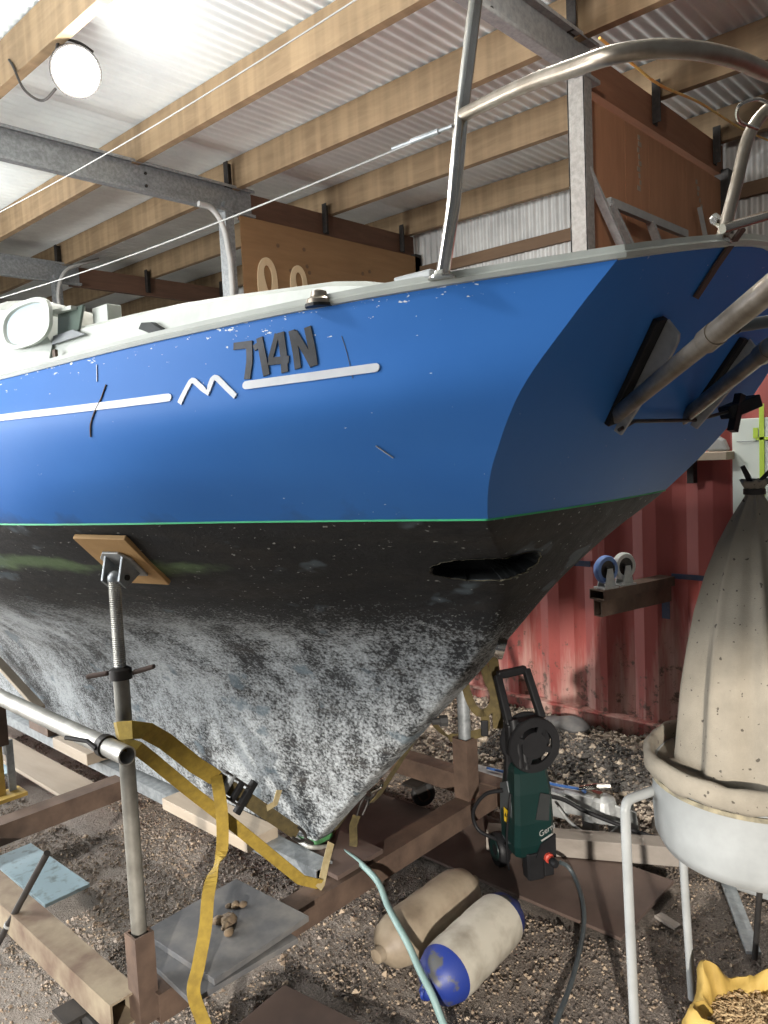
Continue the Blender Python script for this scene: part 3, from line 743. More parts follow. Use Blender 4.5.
# registration number, stripes and peak mark, laid on the hull side
def decal(name, strokes, w, mat, off=.0022, capr=False, parent=None):
    m = MB()
    for st in strokes:
        ww = w
        if isinstance(st, tuple): st, ww = st
        pts = []
        for a, b in zip(st[:-1], st[1:]):
            k = max(2, int(math.dist(a, b)/.012))
            pts += [(a[0]+(b[0]-a[0])*i/k, a[1]+(b[1]-a[1])*i/k) for i in range(k)]
        pts.append(st[-1])
        if capr:
            for e_, f_ in ((0, 1), (-1, -2)):
                ins = [(pts[e_][0]+(pts[f_][0]-pts[e_][0])*q_, pts[e_][1]+(pts[f_][1]-pts[e_][1])*q_) for q_ in (.04, .12, .25, .45)]
                pts = pts[:1]+ins+pts[1:] if e_ == 0 else pts[:-1]+ins[::-1]+pts[-1:]
        vs = []; fs = []; N = len(pts)
        for i, (y, z) in enumerate(pts):
            a = pts[max(0, i-1)]; b = pts[min(N-1, i+1)]; d = math.dist(a, b); ny, nz = -(b[1]-a[1])/d, (b[0]-a[0])/d
            h = ww/2
            if capr:
                e = min(math.dist((y, z), pts[0]), math.dist((y, z), pts[-1])); r = ww/2
                if e < r: h = math.sqrt(max(0, r*r-(r-e)**2))
            for q in (-1, -.33, .33, 1): vs.append(side_pt(y+ny*h*q, z+nz*h*q, off))
            for q in (-1, 1): vs.append(side_pt(y+ny*h*q, z+nz*h*q, -.001))
        for i in range(N-1):
            o = i*6; p = o+6
            for k in range(3): fs.append((o+k, o+k+1, p+k+1, p+k))
            fs += [(o+4, o, p, p+4), (o+3, o+5, p+5, p+3)]
        fs += [(4, 0, 1, 2, 3, 5), tuple(N*6-6+k for k in (5, 3, 2, 1, 0, 4))]
        m.add(vs, fs)
    return m.build(name, mat, parent or boat, smooth=True, angle=50)
num = decal('registration_number', [
    ([(1.299, 1.847), (1.255, 1.847)], .0145), ([(1.262, 1.853), (1.259, 1.812), (1.261, 1.777)], .0145),
    ([(1.250, 1.838), (1.234, 1.846)], .012), ([(1.238, 1.858), (1.228, 1.82), (1.217, 1.781)], .0145),
    ([(1.197, 1.861), (1.211, 1.812)], .0105), ([(1.215, 1.808), (1.170, 1.808)], .015), ([(1.189, 1.863), (1.177, 1.783)], .0145),
    ([(1.165, 1.864), (1.149, 1.788)], .0135), ([(1.160, 1.860), (1.117, 1.791)], .0135), ([(1.131, 1.867), (1.115, 1.790)], .0145)], .012, 'lettering', .0024)
num['label'] = 'black lettering 714N'
decal('hull_stripe', [[(2.9, 1.752), (2.059, 1.750), (1.813, 1.751), (1.607, 1.753), (1.454, 1.756)]], .0165, 'stripe', .0024, True)
decal('hull_stripe', [[(1.271, 1.765), (1.123, 1.770), (.984, 1.776)]], .0165, 'stripe', .0024, True)
decal('peak_mark', [[(1.432, 1.741), (1.405, 1.783), (1.400, 1.7865), (1.394, 1.785), (1.357, 1.757), (1.347, 1.784), (1.341, 1.7875), (1.334, 1.785), (1.288, 1.745)]], .0115, 'stripe', .0025)
decal('hull_scratch', [[(1.660, 1.800), (1.668, 1.772), (1.676, 1.757)], [(1.676, 1.757), (1.689, 1.740), (1.708, 1.712), (1.718, 1.685)]], .0024, 'rust', .0028)
decal('hull_scratch', [[(1.062, 1.842), (1.043, 1.786), (1.035, 1.76)]], .0010, 'grey_body', .0008)
decal('hull_scratch', [[(1.705, 1.85), (1.694, 1.81)]], .0016, 'stripe', .0022)
decal('hull_scratch', [[(1.038, 1.632), (1.020, 1.607)]], .0016, 'stripe', .0022)

# stern rail (pushpit): both tall poles, the bent top rails, lower bars
p = boat
def feet(c, nm, par): MB().lathe([(.026, 0), (.025, .004), (.016, .007), (.0135, .014)], c, (0, 0, 1), 16).build(nm, 'stainless', par, smooth=True, angle=40)
pole = MB().tube([(1.104, .862, 1.922), (1.125, .846, 2.05), (1.148, .838, 2.21), (1.175, .815, 2.42), (1.19, .80, 2.55)], .0125, 14).build('pushpit_pole', 'stainless', p, smooth=True)
feet((1.104, .862, 1.920), 'foot_plate', pole)
rail = spline([(1.148, .838, 2.205), (1.06, .662, 2.166), (.985, .532, 2.124), (.958, .455, 2.105), (1.01, .405, 2.110), (1.12, .375, 2.125), (1.28, .362, 2.146), (1.45, .357, 2.185), (1.60, .377, 2.232), (1.675, .415, 2.258), (1.682, .448, 2.262), (1.645, .478, 2.240), (1.600, .500, 2.186), (1.576, .517, 2.092), (1.553, .536, 1.992)], 8)
rl_ = MB().tube(rail, .0118, 14).build('pushpit_rail', 'stainless_old', p, smooth=True)
MB().lathe([(.020, 0), (.019, .005), (.013, .012)], (1.552, .538, 1.988), (.1, -.3, 1), 16).build('foot_plate', 'stainless', rl_, smooth=True, angle=40)
MB().tube([(1.525, .525, 2.005), (1.62, .47, 2.035), (1.9, .43, 2.05)], .0095, 12).build('lower_bar', 'stainless', p, smooth=True)
MB().tube(spline([(1.41, .40, 2.15), (1.36, .41, 2.152), (1.33, .43, 2.14), (1.36, .44, 2.128), (1.42, .43, 2.128)], 6), .003, 6).build('wire_loop', 'stainless', p, smooth=True)
# lifelines running forward
for a, b in (((1.135, .850, 2.187), (1.246, 3.153, 2.284)), ((1.19, .80, 2.54), (1.277, 3.159, 2.618))):
    w = MB().tube([V(a).lerp(V(b), k/10)-V((0, 0, .02*math.sin(PI*k/10))) for k in range(11)]+[V(b)+(V(b)-V(a))*.6], .0019, 6)
    wo = w.build('lifeline', 'lid_grey', p, smooth=True)
    a = V(a); d = (V(b)-a).normalized()
    MB().tube([a, a+d*.03, a+d*.032, a+d*.10, a+d*.102, a+d*.15], [.003, .003, .0052, .0052, .003, .003], 10).build('turnbuckle', 'galv', wo, smooth=True, angle=30)
MB().tube([(1.148, .836, 2.18), (1.142, .852, 2.11), (1.125, .862, 2.05)], .0024, 6).build('lashing', 'lid_grey', p)
MB().box((1.125, .93, 1.935), (.05, .09, .016)).build('deck_patch', 'white_paint', p, bevel=.004)

# backstay plate over the edge of the transom
def tpt(x, z, off=0.0): u = (x-CX)/.6; return V((x, y_aft(z)-.022*(1-u*u)-off*.8, z-off*.6))
pts = [tpt(1.577, 2.014, .004)+V((0, -.004, 0)), tpt(1.572, 1.985, .005), tpt(1.566, 1.95, .004), tpt(1.561, 1.895, .004)]
cp_ = MB().ribbon(pts, .022, (1, 0, 0), .005).build('backstay_plate', 'rust_dark', p)
MB().tube([(1.55, .55, 2.03), (1.60, .55, 2.03)], .007, 10).tube([(1.577, .535, 2.015), (1.577, .56, 2.045)], .009, 8).build('shackle', 'stainless', cp_, smooth=True)

# stern bracket of plates and tubes on the transom
def slot_plate(xa, za, xb, zb, nm):
    a = tpt(xa, za, .012); b = tpt(xb, zb, .012); d = (b-a).normalized(); nrm = V((0, -.80, -.60))
    q = MB(); q.beam(tpt(xa-.022, za, .006), tpt(xb-.022, zb, .006), .036, .014, nrm); bk = q.build(nm+'_pad', 'black_plastic', p, bevel=.003)
    prof = [(0, 0), (.035, .040)] + [(.055+.02*math.cos(t*PI/8), .040+.012*math.sin(t*PI/8)) for t in range(8, -1, -1)]
    L = (b-a).length
    poly = [(-.005, 0), (.008, .034), (.022, .040), (.045, .041), (L*.8, .027), (L+.012, .020), (L+.012, 0)]
    sd = nrm-d*nrm.dot(d); pl_ = MB().prism(poly, a, d, sd, .009).build(nm+'_plate', 'galv_pale', bk, bevel=.002)
    MB().beam(a+d*.035+sd*.030+V((-.006, 0, 0)), a+d*(L*.75)+sd*.020+V((-.006, 0, 0)), .006, .012, sd).build('adjuster_slot', 'black_hole', pl_)
    return b+sd.normalized()*.018
e1_ = slot_plate(1.492, 1.853, 1.560, 1.660, 'bracket')
e2_ = slot_plate(1.962, 1.850, 1.968, 1.668, 'bracket')
def strut(a, b, c, r1, r2, nm):
    o = MB().tube([a, b], r1, 16).build(nm, 'stainless_old', p, smooth=True, angle=40)
    MB().tube([V(b).lerp(V(a), .04), c], r2, 16).build('strut_sleeve', 'stainless_old', o, smooth=True, angle=40)
    MB().tube([V(b).lerp(V(a), .06), V(b).lerp(V(a), -.02)], r1*1.22, 16).build('clamp_ring', 'stainless_old', o, smooth=True, angle=40)
A1 = V((1.542, .755, 1.672)); B1 = V((1.250, .445, 1.777)); D1 = (B1-A1).normalized()
strut(A1, B1, B1+D1*.34, .0165, .0185, 'support_strut')
A2 = V((1.955, .775, 1.668)); B2 = V((1.575, .462, 1.777)); D2 = (B2-A2).normalized()
strut(A2, B2, B2+D2*.34, .0165, .0185, 'support_strut')
MB().tube([e1_+V((-.025, 0, 0)), (1.60, .74, 1.660), (1.965, .745, 1.662), (2.11, .705, 1.685)], .0045, 8).build('tie_rod', 'blk_metal', p, smooth=True)
o = MB().tube([(1.325, .450, 1.795), (1.62, .23, 1.84)], .0105, 14).build('cross_tube', 'grey_body', p, smooth=True)
MB().tube([(1.322, .452, 1.7945), (1.338, .440, 1.797)], .0125, 14).build('end_cap', 'black_plastic', o, smooth=True)
c_ = V((2.125, .70, 1.69)); bl = MB().beam(c_+V((-.03, .02, -.012)), c_+V((.05, -.03, .018)), .05, .034).build('clamp_block', 'black_plastic', p, bevel=.004)
MB().beam(c_+V((-.035, .0, -.06)), c_+V((-.005, -.01, .035)), .02, .02).build('clamp_screw', 'black_plastic', bl)

# shaft fittings on the stern post
MB().lathe([(.028, -.012), (.030, 0), (.028, .012), (.014, .012), (.012, -.012)], (1.70, 1.178, 1.075), (.5, -.8, -.3), 20).build('shaft_ring', 'stainless', p, smooth=True, angle=40)
MB().tube([(1.77, 1.49, .785), (1.795, 1.468, .785)], .011, 8).tube([(1.788, 1.474, .785), (1.806, 1.458, .785)], .018, 8).build('rudder_bolt', 'rubber', p)

# ---------------------------------------------------------------- the cradle
cr = thing('boat_cradle', (1.75, 2.5, 0), 'rusty steel box-section boat cradle on castors under the keel', 'cradle')
MB().rhs((.912, 1.875, .162), (.912, 6.4, .162), .085, .085, .006).build('side_beam', 'rust_dusty', cr)
MB().rhs((2.60, 1.72, .162), (2.60, 6.4, .162), .085, .085, .006).build('side_beam', 'rust', cr)
MB().rhs((.98, 1.862, .155), (2.556, 1.862, .155), .085, .082, .006).build('cross_beam', 'rust', cr)
MB().rhs((.97, 3.22, .165), (2.556, 3.22, .165), .085, .085, .006).build('cross_beam', 'rust', cr)
MB().rhs((.97, 5.0, .165), (2.556, 5.0, .165), .085, .085, .006).build('cross_beam', 'rust', cr)
MB().rhs((.962, 1.868, .118), (.962, 1.868, .365), .056, .056, .006, (0, 1, 0)).build('prop_socket', 'rust', cr)
MB().rhs((2.43, 1.875, .195), (2.43, 1.875, .445), .072, .072, .006, (0, 1, 0)).build('prop_socket', 'rust', cr)
MB().rhs((1.66, 1.90, .205), (1.66, 6.2, .205), .075, .05, .005).build('keel_rail', 'galv', cr)
MB().box((1.765, 2.0, .213), (.22, .34, .016)).build('keel_plate', 'rust_dark', cr)
def castor(par, x, y, ang, z=.118):
    R = Matrix.Rotation(ang, 3, 'Z')
    f = MB().box((x, y, z-.006), (.10, .085, .010))
    for s in (-1, 1): f.prism([(-.035, 0), (.035, 0), (.045, -.062), (.02, -.075)], V((x, y, z-.01))+R @ V((0, s*.026-.002, 0)), R @ V((1, 0, 0)), (0, 0, 1), -.005)
    fo = f.build('castor', 'blk_metal', par)
    c = V((x, y, .056))+R @ V((.03, 0, 0)); a = R @ V((0, 1, 0))
    MB().lathe([(.02, -.018), (.045, -.018), (.054, -.012), (.056, 0), (.054, .012), (.045, .018), (.02, .018)], c, a, 28).build('wheel', 'rubber', fo, smooth=True, angle=40)
    MB().lathe([(.005, -.020), (.030, -.020), (.030, .020), (.005, .020)], c, a, 16).build('hub', 'rust', fo)
castor(cr, .86, 2.06, -1.2); castor(cr, 2.545, 2.25, -.55); castor(cr, .92, 5.6, .4); castor(cr, 2.6, 5.6, .4)

# adjustable prop under the near side
t = thing('boat_prop', (.985, 1.845, .13), 'galvanised screw prop with plywood pad holding up the near side of the hull', 'boat stand')
pc = V((1.038, 1.939, 1.366)); pn_ = V((-.596, -.23, -.77)).normalized()
pe1 = V((.063, -.149, -.004)).normalized(); pe2 = pn_.cross(pe1).normalized(); pe1 = pe2.cross(pn_)
top = pc+pn_*.075
b0 = V((.962, 1.868, .14)); ax = (top-b0).normalized()
MB().tube([b0, b0+ax*.905], .0212, 20).build('prop_tube', 'prop_steel', t, smooth=True, angle=40)
s0 = b0+ax*.90; s1 = top; pts = []; rr = []
N = 96
for k in range(N+1): pts.append(s0.lerp(s1, k/N)); rr.append(.0168 if k % 2 else .0142)
MB().tube(pts, rr, 14).build('screw_thread', 'pipe', t, smooth=True, angle=20)
n0 = b0+ax*.905
nt_ = MB().lathe([(.02, 0), (.030, .002), (.030, .028), (.02, .034)], n0, ax, 20).build('prop_nut', 'blk_metal', t, smooth=True, angle=40)
for s in (1, -1):
    d = V((.62, -.78, .0))*s
    MB().beam(n0+ax*.018+d*.034, n0+ax*.022+d*.095+V((0, 0, .012*s)), .018, .012).build('nut_handle', 'rust_dark', nt_, bevel=.004)
RP = Matrix((pe1, pe2, pn_)).transposed()
pad = MB().box(pc+pn_*.010, (.165, .235, .014), RP).build('pad_board', 'ply_pad', t, bevel=.002)
hp = MB().prism([(-.05, -.058), (.05, -.058), (.05, .03), (.025, .058), (-.025, .058), (-.05, .03)], pc+pn_*.018, pe1, pe2, .007)
hpo = hp.build('head_plate', 'galv_pale', t, bevel=.002)
for s in (-1, 1):
    MB().prism([(-.045, 0), (.045, 0), (.018, .062), (-.018, .062)], pc+pn_*.024+pe1*(.027*s), pe2, pn_, .007).build('lug', 'galv', hpo, bevel=.0015)
MB().tube([top-pe1*.04-pn_*.012, top+pe1*.04-pn_*.012], .008, 10).build('pivot_pin', 'blk_metal', hpo)
MB().ball(top-pn_*.008, .022).build('swivel', 'galv', hpo, smooth=True)

# galvanised pipe clamped along the prop
t = thing('scaffold_pipe', (.93, 3.0, .88), 'galvanised scaffold pipe clamped to the prop, open end towards us', 'pipe')
MB().pipe((.928, 1.795, .880), (.925, 5.6, .875), .0245, .0205, 24).build('pipe_tube', 'pipe', t, smooth=True, angle=40)
MB().lathe([(.0275, -.012), (.030, -.012), (.030, .012), (.0275, .012)], (.928, 1.905, .880), (0, 1, 0), 20).build('clamp', 'blk_metal', t)
MB().tube([(.898, 1.90, .885), (.89, 1.93, .90), (.86, 1.99, .905)], .006, 8).build('clamp_bolt', 'blk_metal', t)
# right-hand post in its socket, far side of the keel
o = MB().tube([(2.43, 1.875, .21), (2.43, 1.875, .62), (2.44, 1.875, 1.12)], .026, 16).build('far_prop', 'galv', smooth=True)
tag(o, 'steel prop post in the far socket beyond the keel, hung with straps', 'boat stand')

# front post, at the left edge
t = thing('support_post', (1.22, 3.42, .12), 'dark steel post with yellow painted foot at the left edge, under the pipe', 'post')
MB().box((1.20, 3.44, .56), (.06, .06, .24)).build('post_head', 'rust', t)
MB().box((1.225, 3.44, .42), (.012, .05, .06)).box((1.24, 3.44, .33), (.03, .012, .24)).build('post_web', 'galv', t)
MB().box((1.185, 3.44, .33), (.035, .05, .22)).build('post_yellow', 'sack', t)
MB().box((1.20, 3.42, .218), (.15, .10, .016)).build('post_foot', 'sack', t)

# blocks and planks under the keel
def block(a, b, w, h, nm, mat, lb, cat, grp=None):
    o = MB().beam(a, b, w, h).build(nm, mat, bevel=.003); tag(o, lb, cat, grp); return o
block((1.655, 4.15, .29), (1.655, 3.92, .29), .10, .10, 'timber_block', 'rust', 'brown block on the keel rail, next to the dark post', 'timber block', 'blocks on the keel rail')
block((1.62, 3.76, .262), (1.62, 3.40, .262), .12, .055, 'timber_block', 'timber_pale', 'pale sawn timber block on the keel rail, behind the pipe', 'timber block', 'blocks on the keel rail')
block((1.62, 2.74, .248), (1.62, 2.18, .248), .14, .045, 'timber_block', 'timber_pale', 'long pale timber packer on the keel rail beside the strap', 'timber block', 'blocks on the keel rail')
block((1.56, 3.30, .085), (1.56, 5.6, .085), .17, .018, 'floor_board', 'timber_pale', 'long pale board on the floor below the keel rail', 'board')
block((1.52, 4.45, .66), (1.58, 3.92, .40), .05, .02, 'leaning_lath', 'timber_pale', 'pale lath leaning against the hull at the left edge', 'lath')
for (cx, cy, w, h, r, z, lb) in ((1.14, 2.985, .17, .50, .02, .055, 'dusty pale blue board between the near beam and the dark floor'), (1.42, 4.22, .30, .28, .25, .055, 'clean pale blue board by the foot of the dark post')):
    o = MB().box((cx, cy, z), (w, h, .014), Matrix.Rotation(r, 3, 'Z')).build('blue_board', 'blue_board', bevel=.002)
    tag(o, lb, 'board', 'pale blue boards')
o = MB().tube([(.845, 2.66, .012), (.925, 2.335, .444)], .0105, 10).build('steel_rod', 'blk_metal', smooth=True); tag(o, 'dark steel rod leaning across the near cradle beam', 'rod')
MB().lathe([(.0135, -.006), (.0135, .006)], V((.872, 2.555, .153)), V((.08, -.325, .432)), 12).build('rod_collar', 'galv_pale', o)

# ratchet strap round the prop and under the keel
t = thing('ratchet_strap', (1.3, 1.9, .2), 'yellow ratchet strap from the near prop down to the keel, tail hanging', 'strap')
up = V((.35, -.35, .87))
MB().ribbon([(.965, 1.92, .905), (.945, 1.865, .925), (.958, 1.815, .935), (.99, 1.80, .925), (1.06, 1.835, .868), (1.16, 1.853, .762), (1.228, 1.86, .700)], .047, [(0, .2, 1), (0, 0, 1), (.2, -.2, 1), up, up, up, up]).build('webbing', 'strap', t)
MB().ribbon([(.945, 1.86, .895), (.965, 1.81, .885), (1.037, 1.865, .815), (1.153, 1.875, .682), (1.314, 1.88, .502), (1.535, 1.875, .246), (1.60, 1.855, .207)], .036, up).build('lower_webbing', 'strap', t)
tl = spline([(1.226, 1.855, .708), (1.205, 1.815, .685), (1.201, 1.80, .617), (1.193, 1.80, .517), (1.145, 1.775, .482), (1.104, 1.745, .445), (1.068, 1.712, .385), (1.026, 1.69, .31), (1.004, 1.685, .250), (1.028, 1.675, .14), (1.045, 1.66, .012)], 5)
NN = len(tl); MB().ribbon(tl, .034, [V((1, -.5, 0)).lerp(V((.35, -.35, .55)), math.exp(-((k-NN*.36)/(NN*.07))**2)) for k in range(NN)], .0025).build('hanging_tail', 'strap', t)
rb = V((1.228, 1.86, .700)); re = V((1.58, 1.935, .365)); rd = (re-rb).normalized(); rn = V((-.3, -.8, .25)); rn = (rn-rd*rn.dot(rd)).normalized(); rw = rd.cross(rn)
MB().ribbon([rb+rn*-.004, rb+rd*.12-rn*.004, rb+rd*.30, re], .042, rw, .003).build('dull_webbing', 'strap_dull', t)
rr_ = MB()
for s in (-1, 1): rr_.beam(rb+rd*.01+rw*.029*s, rb+rd*.125+rw*.029*s+rn*.018, .006, .034, rn)
rt = rr_.build('ratchet', 'blk_metal', t, bevel=.002)
MB().tube([rb+rd*.045-rw*.036+rn*.012, rb+rd*.045+rw*.036+rn*.012], .012, 12).build('ratchet_drum', 'galv', rt)
MB().beam(rb+rd*.085-rw*.03+rn*.024, rb+rd*.085+rw*.03+rn*.024, .02, .012, rn).beam(rb+rd*.13-rw*.052+rn*.026, rb+rd*.13+rw*.052+rn*.026, .026, .016, rn).build('ratchet_handle', 'black_plastic', rt, bevel=.003)
MB().ribbon([rb+rd*.275-rw*.01+rn*.004, rb+rd*.29-rw*.035+rn*.012, rb+rd*.275-rw*.075+rn*.012], .026, rd, .002).build('maker_label', 'strap_pale', t)
hk = re; MB().tube(spline([hk-rd*.02-rw*.018, hk+rd*.03-rw*.014, hk+rd*.055, hk+rd*.03+rw*.016, hk-rd*.02+rw*.018], 5), .0055, 8).tube(spline([hk+rd*.05, hk+rd*.085+rn*.012, hk+rd*.10-rn*.004, hk+rd*.08-rn*.02], 5), .006, 8).build('hook', 'blk_metal', t, smooth=True)

# strap on the far side of the keel
t = thing('keel_strap', (1.9, 1.9, .2), 'brownish strap and wire hook on the far side of the keel heel', 'strap')
MB().ribbon([(1.585, 1.85, .203), (1.60, 1.852, .210), (1.655, 1.88, .262), (1.70, 1.905, .292)], .024, (.6, -.5, -.5)).build('pale_webbing', 'strap_pale', t)
MB().ribbon([(1.83, 2.055, .206), (1.83, 2.031, .238), (1.83, 1.88, .425), (1.835, 1.80, .53)], .030, (1, .2, 0)).build('webbing', 'strap_dull', t)
MB().ribbon([(1.985, 1.985, .305), (2.0, 1.964, .330), (2.0, 1.864, .465), (2.01, 1.75, .63), (2.05, 1.66, .75)], .034, (1, -.2, .2)).build('webbing', 'strap_dull', t)
MB().ribbon([(1.80, 1.915, .204), (1.83, 1.93, .225), (1.875, 1.975, .262), (1.905, 1.985, .285)], .030, (.6, -.6, .2)).build('grey_webbing', 'strap_dull', t)
MB().tube(spline([(1.905, 1.985, .283), (1.935, 1.99, .32), (1.95, 1.975, .345), (1.94, 1.96, .33), (1.915, 1.965, .29)], 6), .0042, 8).tube(spline([(1.945, 1.975, .335), (1.955, 1.945, .355), (1.975, 1.955, .375), (1.99, 1.985, .325), (1.975, 1.99, .30), (1.955, 1.97, .33)], 6), .0042, 8).build('hook', 'blk_metal', t, smooth=True)
MB().tube(spline([(1.785, 1.81, .47), (1.80, 1.78, .50), (1.835, 1.785, .50), (1.85, 1.80, .465), (1.81, 1.81, .455)], 6), .007, 8).build('ring', 'stainless', t, smooth=True)

# straps hung on the far prop
t = thing('hung_strap', (2.43, 1.87, .5), 'brownish strap looped and hung over the far prop', 'strap')
wd = V((.7, -.7, 0))
MB().ribbon(spline([(2.38, 1.92, .95), (2.40, 1.86, .75), (2.405, 1.825, .62), (2.425, 1.795, .565), (2.46, 1.765, .575), (2.475, 1.755, .63), (2.455, 1.77, .70), (2.44, 1.78, .78), (2.43, 1.80, .9)], 6), .032, wd).build('loop', 'strap_dull', t)
MB().ribbon(spline([(2.47, 1.80, .95), (2.485, 1.765, .80), (2.49, 1.755, .65), (2.49, 1.75, .49)], 6), .042, wd).build('tail', 'strap_dull', t)
MB().ribbon(spline([(2.36, 2.02, .75), (2.365, 2.03, .62), (2.38, 2.0, .50), (2.415, 1.935, .435), (2.45, 1.845, .455), (2.47, 1.80, .48), (2.47, 1.80, .55)], 6), .034, [(0, 1, .1)]*3*6+[(.3, -.2, 1)]*12+[(.7, -.7, 0)]*7).build('slack_loop', 'strap_dull', t)
MB().beam((2.465, 1.80, .455), (2.468, 1.80, .52), .03, .012, (.7, .7, 0)).build('buckle', 'black_plastic', t, bevel=.004)

# ---------------------------------------------------------------- red container along the far side
t = thing('shipping_container', (4.85, 4.0, 0), 'weathered red shipping container with a ribbed side behind the boat', 'container')
m = MB(); vs = []; fs = []; Y0, Y1 = -1.2, 7.4; prof = []
y = Y0; k = 0
while y < Y1:
    for dy, dx in ((0, 0), (.070, 0), (.138, .036), (.208, .036)): prof.append((y+dy, 3.665+dx))
    y += .276
prof = [(p[0]+.035, p[1]) for p in prof]
for yy, xx in prof: vs += [(xx, yy, .185), (xx, yy, 2.36)]
for i in range(len(prof)-1): fs.append((2*i, 2*i+1, 2*i+3, 2*i+2))
m.add(vs, fs); m.build('ribbed_side', 'container', t, bevel=0)
MB().box((3.685, 3.1, .105), (.05, 8.7, .16)).box((3.665, 3.1, .188), (.075, 8.7, .012)).build('bottom_rail', 'container', t, bevel=.004)
MB().box((3.70, 3.1, 2.38), (.07, 8.7, .07)).build('top_rail', 'container', t, bevel=.004)
MB().box((4.88, 3.1, 2.37), (2.35, 8.7, .04)).build('roof_panel', 'container', t)
MB().box((4.88, -1.22, 1.25), (2.4, .05, 2.3)).box((4.88, 7.42, 1.25), (2.4, .05, 2.3)).box((6.05, 3.1, 1.25), (.04, 8.7, 2.3)).build('end_panels', 'container', t)
bp = simple('blue spray paint', (.02, .04, .09), (.05, .05, .08), .6, 0, 30)
for c_, d_ in (((3.662, 1.55, .80), (.004, .04, .13)), ((3.664, 1.40, .95), (.004, .24, .025)), ((3.66, 2.0, .98), (.006, .10, .03))): MB().box(c_, d_).build('blue_paint_mark', bp, t)

# box-section arm with two castors standing on it
t = thing('steel_outrigger', (3.4, 1.65, .88), 'rusty double box-section arm sticking out from the container wall', 'steel arm')
MB().rhs((3.165, 1.658, .928), (3.66, 1.54, .928), .085, .045, .005).build('upper_section', 'rust', t)
MB().rhs((3.17, 1.658, .865), (3.66, 1.54, .865), .045, .075, .005).build('lower_section', 'rust', t)
def wheel_castor(x, y, z, mat, lb):
    t = thing('spare_castor', (x, y, z), lb, 'castor', 'castors on the steel arm')
    a = V((-.35, -.94, 0)); b = V((.94, -.35, 0))
    R = Matrix((b, a, V((0, 0, 1)))).transposed()
    f = MB().box((x, y, z+.004), (.085, .07, .008), R)
    for s in (-1, 1): f.prism([(-.032, 0), (.032, 0), (.016, .085), (-.012, .085)], V((x, y, z+.006))+a*(.024*s), b, (0, 0, 1), .004)
    f.build('fork', 'galv_pale', t)
    c = V((x, y, z+.086))
    MB().lathe([(.042, -.016), (.059, -.016), (.064, -.009), (.064, .009), (.059, .016), (.042, .016)], c, a, 28, cap=False).build('tyre', mat, t, smooth=True, angle=40)
    MB().lathe([(.006, -.018), (.012, -.018), (.013, -.006), (.0415, -.012), (.0415, .012), (.013, .006), (.012, .018), (.006, .018)], c, a, 24).build('hub', 'blk_metal', t)
wheel_castor(3.225, 1.642, .951, 'blue_rubber', 'castor with a blue tyre standing at the outer end of the steel arm')
wheel_castor(3.345, 1.613, .951, 'grey_rubber', 'castor with a pale grey tyre standing on the steel arm, nearer the container')

# insulation panel and shelf piece by the container
t = thing('insulation_panel', (3.55, .95, .9), 'pale panel with yellow-green tape leaning on the container, behind the cloth bag', 'panel')
MB().box((3.60, .90, .98), (.05, .60, 1.42)).build('panel_board', 'panel_white', t, bevel=.003)
MB().box((3.572, 1.075, 1.50), (.003, .02, .5)).box((3.572, 1.0, 1.60), (.003, .20, .012)).box((3.572, 1.10, 1.625), (.003, .02, .045)).build('tape_line', 'tape_line', t)
MB().box((3.5735, .98, 1.59), (.001, .40, .003)).build('seam', 'galv', t)
MB().box((3.60, .90, .14), (.06, .5, .26)).build('panel_packer', 'timber_grey', t)
t = thing('timber_shelf', (3.57, 1.3, 1.53), 'long pale timber shelf along the container wall, seen under the stern', 'shelf')
MB().box((3.57, 2.49, 1.532), (.19, 2.60, .035)).build('shelf_board', 'timber_pale', t, bevel=.002)
MB().box((3.63, 1.40, 1.46), (.05, .03, .11)).build('shelf_bracket', 'blk_metal', t)
o = MB().prism([(-.05, 0), (.05, 0), (.035, .06), (.01, .075), (-.03, .05)], (3.58, 1.27, 1.551), (0, 1, 0), (0, 0, 1), .05).build('crumpled_rag', 'white_paint', bevel=.012); tag(o, 'crumpled white rag on the end of the timber shelf', 'rag')

# gravel bank along the container
random.seed(3)
def pebbles(name, mat, n, place, smin, smax, lb, cat):
    m = MB(); base = [(0, 0, 1), (.9, 0, .1), (-.3, .85, .05), (-.7, -.6, .1), (.2, -.9, 0), (0, .1, -.8)]
    F = [(0, 1, 2), (0, 2, 3), (0, 3, 4), (0, 4, 1), (5, 2, 1), (5, 3, 2), (5, 4, 3), (5, 1, 4)]
    for _ in range(n):
        x, y, z = place(); s = random.uniform(smin, smax)*(1 if random.random() < .85 else 1.7)
        R = Matrix.Rotation(random.uniform(0, 6.28), 3, 'Z') @ Matrix.Rotation(random.uniform(-.8, .8), 3, 'X')
        m.add([V((x, y, z))+R @ V((b[0]*s*random.uniform(.7, 1.3), b[1]*s*random.uniform(.6, 1.1), b[2]*s*random.uniform(.4, .9))) for b in base], F)
    o = m.build(name, mat); tag(o, lb, cat, None, 'stuff')
def bank(y, x):                                   # height of the bank
    u = (x-2.95)/.72
    if u < 0: return 0
    return .115*min(1, u)**.8*(1+.25*noise.noise(V((x*4, y*4, 1))))
m = MB(); vs = []; fs = []; nx, ny = 26, 120
for j in range(ny+1):
    for i in range(nx+1):
        x = 2.85+.83*i/nx; y = -.6+6.4*j/ny
        vs.append((x, y, bank(y, x)-.012+.012*noise.noise(V((x*9, y*9, 3)))))
for j in range(ny):
    for i in range(nx): a = j*(nx+1)+i; fs.append((a, a+1, a+nx+2, a+nx+1))
o = m.add(vs, fs).build('gravel_bank', 'dirt', smooth=True, angle=180); tag(o, 'bank of earth and gravel heaped along the foot of the red container', 'gravel bank', None, 'stuff')
def pb():
    x = 2.80+.86*random.random()**.8; y = random.uniform(.2, 3.6); return x, y, bank(y, x)+.004
